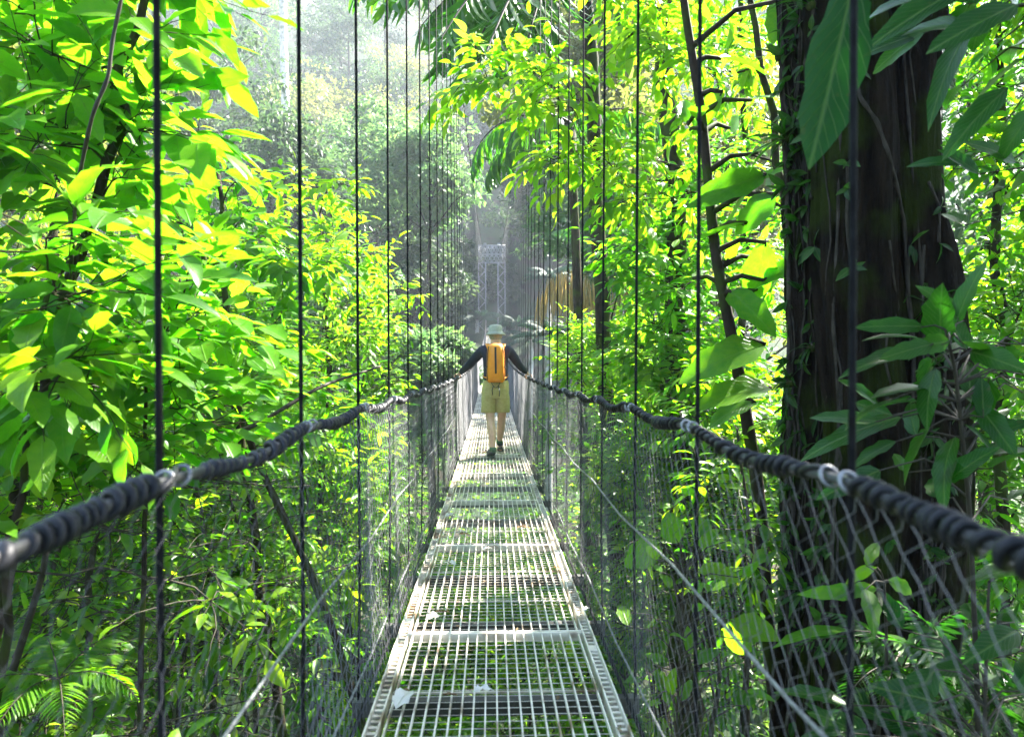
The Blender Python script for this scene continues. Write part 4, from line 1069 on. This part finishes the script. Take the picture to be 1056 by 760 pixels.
leaf_plant('understory_plant', 'dark broad-leaved plant filling the bottom right corner below the hand rope', 'plant', [(1020, 900, 2.4), (1015, 740, 2.4), (1020, 600, 2.4)],
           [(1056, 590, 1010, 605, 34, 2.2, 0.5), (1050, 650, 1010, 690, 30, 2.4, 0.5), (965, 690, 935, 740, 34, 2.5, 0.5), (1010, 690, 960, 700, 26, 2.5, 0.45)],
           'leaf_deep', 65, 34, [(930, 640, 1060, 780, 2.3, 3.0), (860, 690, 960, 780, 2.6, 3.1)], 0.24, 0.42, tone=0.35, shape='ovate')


# ferns
def frond(acc, rng, A, D, l, w, n, droop, tone, bark=None, r=0.004, lratio=0.16):
    D = norm(D); side = norm(np.cross(D, UP)); N0 = norm(np.cross(side, D))
    t = np.linspace(0, 1, n + 1); th = droop * t
    dx = np.concatenate([[0], np.cumsum(np.cos(th[:-1]))]) / n; dz = np.concatenate([[0], np.cumsum(np.sin(th[:-1]))]) / n
    P = A + l * (D[None] * dx[:, None] - N0[None] * dz[:, None])
    if bark is not None: bark.tube(P, np.linspace(r, r * 0.3, n + 1), 5, False)
    T = norm(np.gradient(P, axis=0))
    for k in range(2, n + 1):
        f = k / n; ll = w * math.sin(PI * (0.12 + 0.86 * f) ** 0.8) * rng.uniform(0.9, 1.1) + 0.02 * w
        for s in (-1, 1):
            d = norm(T[k] * 0.55 + side * s + rng.normal(0, 0.06, 3) + np.array([0, 0, -0.15]))
            acc.put(P[k], d, N0 + rng.normal(0, 0.15, 3), ll, max(ll * lratio, 0.006), float(np.clip(rng.normal(tone, 0.15), 0, 1)), 0.5, 0.2)


def fern(name, label, c, n, l, seed, mat='leaf_deep', tone=0.5, aim=None, cat='fern'):
    rng = np.random.default_rng(seed); e = empty(name, c, label, cat); a = Acc(); b = MB()
    for k in range(n):
        ang = 2 * PI * k / n + rng.uniform(-0.3, 0.3); d = np.array([math.cos(ang), math.sin(ang), rng.uniform(0.35, 0.9)])
        if aim is not None: d = d * 0.7 + np.array(aim)
        frond(a, rng, c, d, l * rng.uniform(0.7, 1.1), l * 0.24, 22, rng.uniform(0.9, 1.6), tone, b)
    b.build('stalks', M['twig'], e, True, origin=c); m = MB(); a.build(m, 3, 'long'); m.build('fronds', M[mat], e, True, origin=c)
    return e


fern('fern', 'feathery blue-green fern low against the giant trunk behind the right net', at(930, 690, 3.0), 8, 0.55, 71, aim=(-0.2, -0.5, 0.3))
fern('fern', 'larger dark fern in the corner under the broad leaves at bottom right', at(1010, 720, 2.8), 9, 0.60, 72, aim=(-0.1, -0.5, 0.2))
fern('fern', 'fern arching out of the slope under the left hand rope near the first cable', at(60, 700, 3.0), 8, 0.5, 73, 'leaf_mid', 0.6)

# thin trunks right of the walkway
SP_phil = Spec('leaf_mid', 0.40, 0.42, 8, 'long', per=3, twig=0.35, twigs=2, droop=0.7, spread=0.5, wave=0.05)
leaf_plant('climbing_philodendron', 'slender dark leaning trunk with very large backlit climbing leaves left of the giant trunk', 'tree', [(820, 900, 5.2), (795, 690, 5.2), (782, 500, 5.1), (757, 360, 5.0), (737, 260, 5.0), (724, 120, 5.0), (706, 10, 5.0), (690, -120, 5.0)],
           [(790, 355, 712, 402, 44, 4.9, 0.6), (795, 400, 722, 425, 40, 4.85, 0.7), (778, 415, 735, 440, 34, 4.9, 0.5), (790, 180, 722, 225, 34, 4.8, 0.4), (775, 195, 740, 250, 36, 4.9, 0.4), (800, 200, 765, 245, 30, 4.7, 0.3), (770, 230, 715, 258, 30, 4.8, 0.5),
            (790, 250, 778, 320, 34, 4.8, 0.3), (745, 95, 728, 130, 30, 4.9, 0.6), (770, 640, 755, 680, 34, 5.0, 0.7), (780, 590, 735, 610, 30, 5.0, 0.7), (808, 0, 800, 40, 26, 4.6, 0.6), (740, 60, 790, 80, 26, 5.0, 0.3), (752, 300, 790, 345, 30, 4.9, 0.5)],
           'leaf_mid', 81, 12, [(700, 100, 800, 300, 4.7, 5.3)], 0.32, 0.42, stem_r=0.042, stem_mat='bark', face=0.45, tone=0.4)
leaf_plant('understory_plant', 'backlit plant with broad yellow-green leaves just right of the deck below the rope', 'plant', [(690, 900, 3.6), (700, 700, 3.6), (705, 590, 3.6)],
           [(720, 590, 770, 610, 30, 3.6, 0.8), (755, 640, 800, 665, 34, 3.7, 0.85), (700, 560, 680, 530, 30, 3.5, 0.6), (680, 560, 650, 590, 34, 3.6, 0.6), (730, 570, 718, 530, 28, 3.7, 0.7)],
           'leaf_mid', 82, 46, [(640, 540, 770, 740, 3.4, 4.4)], 0.17, 0.42, tone=0.6, shape='ovate')
region_tree('mossy_tree', 'straight mossy trunk with hanging foliage rising right of the hiker behind the second right cables', 'tree', [(712, 800, 8.2), (706, 560, 8.2), (697, 360, 8.2), (690, 120, 8.2), (684, -150, 8.2)],
            [(635, 180, 710, 290, 7.2, 9.2, 14), (650, 280, 720, 420, 7.0, 9.2, 20), (700, 200, 800, 380, 7.4, 9.4, 20), (690, 360, 800, 520, 7.4, 9.6, 12)], Spec('leaf_lime', 0.20, 0.44, 4, 'ovate', per=6, twig=0.6, twigs=4, spread=0.75), 111, 0.16, r1=0.6)
region_tree('overhanging_tree', 'tree whose thin branch of yellow drooping leaves reaches left over the walkway', 'tree', [(860, 900, 6.6), (840, 400, 6.6), (800, 150, 6.5), (760, -60, 6.4)],
            [(460, 60, 520, 100, 5.6, 6.4, 4), (520, 60, 600, 115, 5.6, 6.6, 7), (600, 20, 720, 120, 5.6, 6.8, 9), (630, -30, 700, 20, 5.8, 6.8, 4), (600, 140, 700, 210, 5.8, 7.2, 9), (535, 140, 600, 180, 6.2, 7.2, 5), (640, -40, 800, 100, 6.4, 7.6, 14)],
            Spec('leaf_yellow', 0.19, 0.44, 5, 'ovate', per=6, twig=0.5, twigs=3, droop=0.8, spread=0.7, sag=0.35), 112, 0.07, hub=0.15)
region_tree('yellow_leaved_tree', 'low yellow-green tree beside the right net level with the hiker', 'tree', [(680, 700, 11.0), (660, 520, 11), (640, 380, 11), (630, 330, 11)],
            [(585, 345, 640, 400, 10, 12.5, 16), (645, 320, 700, 420, 10, 12.5, 18), (640, 210, 690, 300, 10.5, 13, 10)], SP_yel, 113, 0.08)
region_tree('leafy_tree', 'lime-green leafy tree between the leaning trunk and the giant trunk', 'tree', [(770, 900, 9.5), (765, 500, 9.5), (770, 200, 9.4), (765, -80, 9.4)],
            [(710, -40, 810, 120, 8.4, 10.5, 18), (710, 100, 820, 300, 8.4, 10.8, 22), (720, 300, 830, 560, 8.4, 10.8, 18), (700, 520, 830, 760, 7.5, 10, 10)], Spec('leaf_lime', 0.18, 0.44, 4, 'ovate', per=6, twig=0.6, twigs=3, spread=0.8), 114, 0.09)
region_tree('leafy_tree', 'deep green leafy tree beyond the giant trunk at the right edge', 'tree', [(1040, 900, 6.5), (1035, 500, 6.5), (1030, 200, 6.4), (1035, -80, 6.4)],
            [(970, -40, 1110, 140, 5.4, 7.4, 18), (965, 140, 1110, 330, 5.4, 7.4, 20), (1120, -60, 1420, 560, 4.0, 6.5, 40), (980, 330, 1130, 560, 5.6, 7.6, 18), (960, 560, 1130, 780, 5.4, 7.4, 16)], Spec('leaf_mid', 0.18, 0.40, 4, 'ovate', per=8, twig=0.55, twigs=4, spread=0.8), 115, 0.08)  # crown widened out of view on the right, added to block side light
stem('leaning_stem', 'thin dark stem standing just right of the giant trunk', 'stem', [(985, 900, 4.4), (980, 560, 4.4), (978, 300, 4.4), (965, 60, 4.4), (960, -60, 4.4)], 0.012, 'twig', 0.9)


# ------------------------------------------------------------------ palms
def palm(name, label, base, top, r, fronds, seed, mat='palm', leaf_w=0.09, bark='bark_pale', tassels=None, group=None, hang=(0.75, 0.55)):
    """fronds: (direction, length, leaflet length, droop)"""
    rng = np.random.default_rng(seed); base = np.array(base); top = np.array(top)
    e = empty(name, base, label, 'palm', group)
    t = np.linspace(0, 1, 14)[:, None]; P = base + (top - base) * t; P[1:-1] += rng.normal(0, 0.02, P[1:-1].shape)
    tb = MB(); tb.tube(P, r * np.linspace(1.15, 0.8, 14), 10); tb.build('trunk', M[bark], e, True, origin=base)
    for (d, l, w, dr) in fronds:
        a = Acc(); b = MB(); D = norm(d); side = norm(np.cross(D, UP)); N0 = norm(np.cross(side, D))
        n = 32; tt = np.linspace(0, 1, n + 1); th = dr * tt ** 1.2
        dx = np.concatenate([[0], np.cumsum(np.cos(th[:-1]))]) / n; dz = np.concatenate([[0], np.cumsum(np.sin(th[:-1]))]) / n
        Q = top + l * (D * dx[:, None] - N0 * dz[:, None])
        if l < 0:                                                   # an arching frond that ends at d
            E = np.array(d); l = np.linalg.norm(E - top); mid_ = top * 0.45 + E * 0.55 + np.array([0, 0, 0.16 * l]); ss_ = tt[:, None]
            Q = (1 - ss_) ** 2 * top + 2 * ss_ * (1 - ss_) * mid_ + ss_ ** 2 * E
        b.tube(Q, np.linspace(0.03, 0.006, n + 1) * (l / 3), 6, False)
        T = norm(np.gradient(Q, axis=0))
        for k in range(4, n + 1):
            f = k / n; ll = w * (math.sin(PI * (0.1 + 0.85 * f)) ** 0.6) * rng.uniform(0.85, 1.1)
            for s in (-1, 1):
                dd = norm(T[k] * 0.30 + side * s * hang[0] + np.array([0, 0, -hang[1]]) + rng.normal(0, 0.07, 3))
                a.put(Q[k], dd, np.cross(dd, T[k]) * s + rng.normal(0, 0.15, 3), ll, leaf_w * rng.uniform(0.8, 1.2), float(np.clip(rng.normal(0.45, 0.25), 0, 1)), rng.uniform(0.6, 1.2), 0.15)
        fr = MB(); a.build(fr, 5, 'strap')
        if not fr.v: continue
        fo = fr.build('frond', M[mat], e, True, origin=base); b.build('rachis', M['twig'], fo, True, origin=base); 
    if tassels:
        for (c, n, l) in tassels:
            a = Acc(); c = np.array(c)
            for k in range(n):
                ang = rng.uniform(0, 2 * PI); rr = math.sqrt(rng.random()); d = np.array([math.cos(ang) * rr, math.sin(ang) * rr, 0])
                a.put(c + d * 0.92 + np.array([0, 0, -0.72 * rr ** 2.2 - 0.15 * rng.random()]), norm(d * 0.12 + rng.normal(0, 0.05, 3) + np.array([0, 0, -1])), rng.normal(0, 1, 3), l * rng.uniform(0.45, 1.12) * (1 - 0.3 * rr), 0.026, rng.random(), rng.uniform(0.0, 0.25), 0.4)
            tb = MB(); a.build(tb, 4, 'strap'); tb.build('tassel', M['tassel'], e, True, origin=base)
    return e


pt = at(600, -95, 10.5)
pf = []
for x1, y1, d1, ll in ((366, -8, 9.6, 1.0), (398, 2, 9.0, 1.05), (432, 30, 10.2, 1.2), (452, 66, 9.6, 1.25), (478, 74, 9.0, 1.2), (515, 72, 9.8, 1.2), (548, 92, 9.4, 1.1), (640, 40, 9.6, 0.9), (720, -30, 10.5, 0.9), (520, -60, 13.0, 0.9), (420, -40, 11.5, 1.0), (455, 40, 8.2, 1.1), (500, 58, 8.0, 1.1), (535, 78, 8.4, 1.1), (392, -8, 8.2, 0.95)):
    pf.append((at(x1, y1, d1), -1, ll, 1.0))
palm('hanging_palm', 'tall palm whose dark drooping fronds hang into the top centre above the walkway', gbase(pt[0] + 0.9, pt[1] + 0.6), pt, 0.13, pf, 201, leaf_w=0.07, bark='bark', hang=(0.35, 1.0))
pt = at(590, 128, 13)
palm('hanging_palm', 'smaller palm with slim green fronds hanging behind the yellow branch', gbase(pt[0] + 0.5, pt[1] + 0.3), pt, 0.10,
     [((-1, -0.2, 0.35), 2.6, 0.7, 1.9), ((-0.7, 0.5, 0.5), 2.4, 0.7, 1.9), ((-0.8, -0.7, 0.2), 2.4, 0.75, 1.8), ((0.2, -1, 0.4), 2.2, 0.7, 1.9), ((0.9, -0.2, 0.5), 2.4, 0.7, 1.9), ((0.3, 0.9, 0.5), 2.4, 0.7, 1.9), ((-0.9, -0.1, 0.0), 2.2, 0.7, 1.4)], 202, leaf_w=0.06, bark='bark', hang=(0.4, 0.9))
pt = at(618, 268, 19)
palm('tassel_palm', 'palm with a curtain of orange-brown hanging flower strings right of the tower', gbase(pt[0] + 0.6, pt[1] + 0.4), pt, 0.16,
     [((-0.5, 0.6, 1.6), 2.2, 0.5, 1.3), ((0.5, -0.6, 1.3), 2.4, 0.5, 1.5), ((1, 0.3, 0.8), 2.8, 0.6, 1.5), ((0.3, 0.9, 0.9), 2.6, 0.6, 1.5), ((0.9, -0.8, 0.7), 2.4, 0.6, 1.5)], 203, leaf_w=0.05, tassels=[(at(588, 274, 18.6), 260, 1.6), (at(632, 283, 19.4), 110, 1.2)])
rng = np.random.default_rng(210)
fan_lab = ['blue-green palm with spiky fronds just left of the tower foot behind the hiker', 'blue-green palm with spiky fronds covering the right foot of the tower', 'tall feathery blue-green palm between the tower and the orange tassels', 'low blue-green palm right of the hiker at the far bank', 'feathery palm seen above the right net just beyond the hiker']
for lab, (px, py, d), l, n in zip(fan_lab, ((492, 330, 60), (533, 334, 58), (566, 285, 46), (548, 350, 44), (566, 345, 30)), (2.2, 2.2, 1.9, 1.9, 1.5), (18, 18, 18, 16, 14)):
    t_ = at(px, py, d); fr = []
    for k in range(n):
        a = 2 * PI * k / n + rng.uniform(-0.2, 0.2); fr.append(((math.cos(a), math.sin(a), rng.uniform(0.2, 1.3)), l * rng.uniform(0.8, 1.1), l * 0.22, rng.uniform(0.8, 1.5)))
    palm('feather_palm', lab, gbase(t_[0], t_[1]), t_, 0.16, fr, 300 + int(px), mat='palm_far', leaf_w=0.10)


# ------------------------------------------------------------------ far forest on the hill
def clump_tree(name, label, seed, h, R, hc, ncl, per, leaf, mat, bark='bark', r0=0.18, group=None, cat='tree', width=0.55):
    rng = np.random.default_rng(seed)
    e = empty(name, (0, 0, 0), label, cat, group)
    tb = MB(); t = np.linspace(0, 1, 10)
    P = np.stack([0.25 * np.sin(t * 3 + seed), 0.25 * np.cos(t * 2.3 + seed) - 0.25 * math.cos(seed), t * (h - hc * 0.35)], -1)
    tb.tube(P, r0 * (1.2 - 0.85 * t), 8)
    Ps, Ds, Ns, Ts = [], [], [], []
    C = np.array([0, 0, h - hc * 0.5])
    for c in range(ncl):
        d = norm(rng.normal(0, 1, 3) + np.array([0, 0, 0.15])); rr = 0.35 + 0.65 * rng.random() ** 0.45
        lump = 1 + 0.28 * math.sin(3 * math.atan2(d[1], d[0]) + seed) + 0.2 * math.sin(5 * d[2] + seed * 2)
        q = C + d * np.array([R, R, hc * 0.5]) * rr * lump
        cr = R * rng.uniform(0.14, 0.28)
        if c % 3 == 0:
            i = int(np.argmin(np.abs(P[:, 2] - (q[2] - 0.5 * np.linalg.norm(q[:2]))))); m = (P[i] + q) / 2 + np.array([0, 0, 0.3])
            tb.tube([P[i], m, q], [r0 * 0.35, r0 * 0.2, 0.02], 5, False)
        v = norm(rng.normal(0, 1, (per, 3))); k = cr * rng.random((per, 1)) ** 0.4
        Ps.append(q + v * k * np.array([1.25, 1.25, 0.6])); Ds.append(v + rng.normal(0, 0.5, (per, 3)) + np.array([0, 0, -0.2])); Ns.append(np.array([0, 0, 1.0]) + v * 0.5 + rng.normal(0, 0.35, (per, 3)))
        Ts.append(np.clip(rng.normal(0.5 + rng.normal(0, 0.13), 0.18, per), 0, 1))
    n = ncl * per; L = leaf * rng.uniform(0.6, 1.25, n)
    lb = MB(); leaves(lb, np.concatenate(Ps), np.concatenate(Ds), np.concatenate(Ns), L, L * width, 2, rng.uniform(0.1, 0.8, n), 0.3, 'ovate', np.concatenate(Ts))
    tb.build('trunk', M[bark], e, True); lb.build('crown', M[mat], e, True)
    return e


G_h = 'trees covering the hazy hillside beyond the bridge'
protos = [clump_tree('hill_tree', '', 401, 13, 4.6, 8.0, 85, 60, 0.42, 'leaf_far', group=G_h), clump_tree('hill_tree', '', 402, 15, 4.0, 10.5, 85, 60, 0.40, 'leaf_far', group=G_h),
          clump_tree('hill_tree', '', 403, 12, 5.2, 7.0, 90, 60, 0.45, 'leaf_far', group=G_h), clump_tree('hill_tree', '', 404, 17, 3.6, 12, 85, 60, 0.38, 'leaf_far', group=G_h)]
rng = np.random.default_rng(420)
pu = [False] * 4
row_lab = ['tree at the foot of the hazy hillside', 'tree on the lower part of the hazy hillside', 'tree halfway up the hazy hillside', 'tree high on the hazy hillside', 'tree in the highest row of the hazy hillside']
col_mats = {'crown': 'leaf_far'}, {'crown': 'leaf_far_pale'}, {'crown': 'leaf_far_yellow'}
lab_mat = ['dark green', 'pale green', 'yellowish']
rows = [(58, 6.0), (71, 5.6), (83, 6.2), (96, 6.8), (112, 7.6)]
for ri, (yr, dx) in enumerate(rows):
    x = -0.62 * yr
    while x < 0.42 * yr:
        xx = x + rng.uniform(-1.5, 1.5); yy = yr + rng.uniform(-4, 4)
        x += dx
        if abs(xx) < 5.0 and yy < 70: continue
        k = int(rng.integers(4)); mi = int(rng.choice([0, 0, 0, 1, 2])); b = gbase(xx, yy); s = rng.uniform(0.85, 1.25); rz = rng.uniform(0, 2 * PI)
        lab = lab_mat[mi] + ' ' + row_lab[ri]
        g = G_h + ', ' + lab
        if not pu[k]:
            pu[k] = True; e = protos[k]; e.location = b; e.rotation_euler = (0, 0, rz); e.scale = (s,) * 3; e['label'] = lab_mat[0] + ' ' + row_lab[ri]; e['group'] = G_h + ', ' + e['label']
        else: copy_tree(protos[k], b, rz, s, lab, g, col_mats[mi])

# named trees of the middle distance
for (lab, px, py, d, R, hc, mat, seed) in (('broad pale green tree with a rounded crown left of the tower', 440, 190, 38, 3.2, 5.6, 'leaf_far_pale', 501), ('pale green tree partly behind the rounded one, nearer the left cables', 385, 180, 44, 3.4, 7.5, 'leaf_far_pale', 502),
                                           ('bushy pale green tree just above the left rope beside the hiker', 440, 385, 26, 1.6, 3.4, 'leaf_far_pale', 503), ('dull green tree below the rounded pale tree left of the tower', 425, 290, 40, 2.6, 6.0, 'leaf_far', 504),
                                           ('small grey-green tree against the left leg of the tower', 452, 300, 48, 2.0, 6.5, 'leaf_far', 505), ('dark green tree standing right of the tower behind the palms', 562, 180, 52, 3.4, 9.0, 'leaf_far', 506),
                                           ('yellowish tree at the top of the gorge right of the long fronds', 620, 80, 24, 3.0, 6.0, 'leaf_far_yellow', 507), ('green tree filling the gap right of the tassel palm', 640, 240, 24, 2.6, 5.5, 'leaf_far_pale', 508),
                                           ('pale bushy tree on the far left slope behind the yellow tree', 340, 330, 24, 2.2, 5.0, 'leaf_far_pale', 509), ('dull green tree above the yellow tree on the left slope', 300, 190, 32, 3.0, 6.0, 'leaf_far', 510),
                                           ('grey-green tree left of the pale slender trunk', 215, 130, 40, 4.5, 9.0, 'leaf_far', 511), ('green tree far behind the giant trunk gap', 760, 200, 20, 3.2, 8.0, 'leaf_far_yellow', 512), ('green tree far behind the right edge plants', 1030, 200, 16, 3.4, 8.0, 'leaf_far_pale', 513),
                                           ('dark tree close behind the left leg of the tower', 498, 300, 73, 2.6, 8.5, 'leaf_far', 515), ('dark tree close behind the right leg of the tower', 521, 310, 74, 2.8, 8.5, 'leaf_far', 516), ('tree far behind the lime tree at the left edge', 30, 150, 20, 4.0, 9.0, 'leaf_far_yellow', 514)):
    c = at(px, py, d); b = gbase(c[0], c[1])
    h = c[2] + hc * 0.5 - b[2]
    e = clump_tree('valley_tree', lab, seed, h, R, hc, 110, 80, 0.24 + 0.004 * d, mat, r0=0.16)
    e.location = b
b = at(287, 172, 58); t_ = at(297, -60, 60)
g_ = gbase(b[0], b[1]); 
e = empty('slender_tree', g_, 'very slender pale-trunked tall tree standing alone on the left hillside', 'tree')
tb = MB(); n = 24; t = np.linspace(0, 1, n)[:, None]; P = g_ + (t_ - g_) * t; P[:, 0] += 0.35 * np.sin(t[:, 0] * 5); tb.tube(P, np.linspace(0.42, 0.30, n), 8)
P2 = P[-1]
tb.build('trunk', M['bark_pale'], e, True, origin=g_)
rng = np.random.default_rng(9); v = norm(rng.normal(0, 1, (1800, 3))) * np.array([3.2, 3.2, 1.6]) * rng.random((1800, 1)) ** 0.5
lb = MB(); leaves(lb, P2 + v + (0, 0, 1), rng.normal(0, 1, (1800, 3)), rng.normal(0, 0.4, (1800, 3)) + UP, 0.45, 0.25, 2, 0.4, 0.3, 'ovate', rng.random(1800)); lb.build('crown', M['leaf_far'], e, True, origin=g_)

# ------------------------------------------------------------------ fallen leaves on the deck
def deck_pt(px, py):
    d = 3.0
    for _ in range(12):
        p = at(px, py, d); z = deck_z(p[1])
        d = FPX * (CAM[2] - z) / max(py - CY, 1)
    return at(px, py, d)


for lab, px, py, l, w, ang, tn, mat in (('large curled whitish dead leaf at the near left corner of the deck', 408, 735, 0.16, 0.085, 1.3, 0.9, 'dead_leaf'), ('pale curled dead leaf near the middle of the nearest deck panel', 488, 716, 0.085, 0.055, 0.2, 0.9, 'dead_leaf'),
                                        ('dark shrivelled leaf beside the pale curled one on the nearest panel', 472, 720, 0.07, 0.03, 2.9, 0.1, 'brown_leaf'), ('grey leaf lying by the left edge of the second panel', 440, 640, 0.085, 0.06, 0.5, 0.6, 'dead_leaf'),
                                        ('dark twig-like leaf just behind the grey leaf at the left edge', 446, 634, 0.10, 0.03, 0.1, 0.2, 'brown_leaf'), ('white folded leaf left of the middle on the third panel', 470, 584, 0.10, 0.06, 2.5, 1.0, 'dead_leaf'),
                                        ('white leaf right of the folded one further along the deck', 498, 568, 0.08, 0.05, 0.6, 1.0, 'dead_leaf'), ('brown leaf by the right edge of the deck past the second joint', 578, 590, 0.09, 0.05, 1.9, 0.4, 'brown_leaf'),
                                        ('pale leaf at the right edge of the nearest panel', 602, 632, 0.07, 0.04, 1.0, 0.8, 'dead_leaf'), ('brown leaf left of the middle before the hiker', 472, 553, 0.10, 0.05, 0.2, 0.3, 'brown_leaf'),
                                        ('thin brown leaf right of the middle before the hiker', 547, 546, 0.13, 0.05, 3.0, 0.3, 'brown_leaf'), ('pale leaf in the middle of the deck nearest to the hiker', 512, 529, 0.11, 0.06, 0.4, 0.9, 'dead_leaf'),
                                        ('small pale leaf on the left side behind the feet of the hiker', 497, 468, 0.12, 0.06, 0.2, 0.3, 'brown_leaf'), ('white leaf on the right side of the deck just before the hiker', 545, 502, 0.14, 0.07, 0.3, 1.0, 'dead_leaf'),
                                        ('white leaf on the left edge of the deck past the third joint', 460, 534, 0.12, 0.06, 0.9, 1.0, 'dead_leaf')):
    p = deck_pt(px, py); p[2] = deck_z(p[1]) + 0.006
    rng = np.random.default_rng(int(px * 7 + py))
    mb = MB(); leaves(mb, [p], [(math.cos(ang), math.sin(ang), 0.22)], [UP + rng.normal(0, 0.12, 3)], l, w, 8, 0.55, 0.45, 'ovate', [tn], wave=0.3)
    v = mb.v[0]; v[:, 2] += max(0, float(deck_z(p[1])) + 0.005 - v[:, 2].min())
    tag(mb.build('fallen_leaf', M[mat], None, True, origin=p), lab, 'leaf', 'dead leaves lying on the deck')

rng = np.random.default_rng(606)
n = 150; ly = 1.6 + 14 * rng.random(n) ** 1.4; lx = np.where(rng.random(n) < 0.55, np.sign(rng.normal(0, 1, n)) * rng.uniform(0.34, 0.44, n), rng.uniform(-0.36, 0.36, n))
a_ = rng.uniform(0, 2 * PI, n); ll = rng.uniform(0.010, 0.045, n)
mb = MB(); leaves(mb, np.stack([lx, ly, deck_z(ly) + 0.010], -1), np.stack([np.cos(a_), np.sin(a_), rng.uniform(0, 0.15, n)], -1), np.stack([rng.normal(0, 0.2, n), rng.normal(0, 0.2, n), np.ones(n)], -1), ll, ll * rng.uniform(0.25, 0.6, n), 3, 0.2, 0.3, 'ovate', rng.random(n))
tag(mb.build('leaf_litter', M['brown_leaf'], None, True), 'brown scraps of leaf litter caught on the deck grating', 'leaf litter', kind='stuff')

# ------------------------------------------------------------------ air
HZ_D = 0.00095
hm, nt, nd, ln = new_mat('haze_air')
pv = nd.new('ShaderNodeVolumePrincipled'); pv.inputs['Density'].default_value = HZ_D; pv.inputs['Color'].default_value = (0.86, 0.93, 1.0, 1); pv.inputs['Anisotropy'].default_value = 0.0
out = nd.new('ShaderNodeOutputMaterial'); ln.new(pv.outputs[0], out.inputs['Volume'])
mb = MB(); mb.box((-126, -36, -13), (126, 176, 106)); tag(mb.build('haze', hm), 'pale haze hanging in the valley', 'haze', kind='stuff')

# ------------------------------------------------------------------ light, sky, camera
w = bpy.data.worlds.new('World'); sc.world = w; w.use_nodes = True
nt = w.node_tree; nt.nodes.clear()
sk = nt.nodes.new('ShaderNodeTexSky'); sk.sky_type = 'NISHITA'; sk.sun_disc = False
bg = nt.nodes.new('ShaderNodeBackground'); bg.inputs[1].default_value = 0.1
wo = nt.nodes.new('ShaderNodeOutputWorld'); nt.links.new(sk.outputs[0], bg.inputs[0]); nt.links.new(bg.outputs[0], wo.inputs[0])
SD = norm(np.array([0.53, 0.42, 0.76]))
elev = math.asin(SD[2]); azim = math.atan2(SD[0], SD[1])
sk.sun_elevation = elev; sk.sun_rotation = azim
sl = bpy.data.lights.new('sun', 'SUN'); sl.energy = 5.0; sl.angle = math.radians(0.5); sl.color = (1.0, 0.955, 0.87)
so = bpy.data.objects.new('sun', sl); COL.objects.link(so)
so.rotation_euler = Vector((-SD[0], -SD[1], -SD[2])).to_track_quat('-Z', 'Y').to_euler()
so.location = (10, 0, 30)

cd = bpy.data.cameras.new('camera'); cam = bpy.data.objects.new('camera', cd); COL.objects.link(cam)
cam.location = CAM; cam.rotation_euler = (PI / 2, 0, -YAW)
cd.sensor_width = 36; cd.lens = 24; cd.clip_start = 0.02; cd.clip_end = 800
cd.dof.use_dof = True; cd.dof.focus_distance = 8.0; cd.dof.aperture_fstop = 3.4
sc.camera = cam

sc.view_settings.view_transform = 'Standard'; sc.view_settings.look = 'None'; sc.view_settings.gamma = 1; sc.view_settings.use_curve_mapping = False
sc.view_settings.exposure = 3.65
c = sc.cycles
c.max_bounces = 8; c.diffuse_bounces = 5; c.glossy_bounces = 2; c.transmission_bounces = 4; c.transparent_max_bounces = 4; c.volume_bounces = 0
c.use_denoising = True
c.sample_clamp_indirect = 8
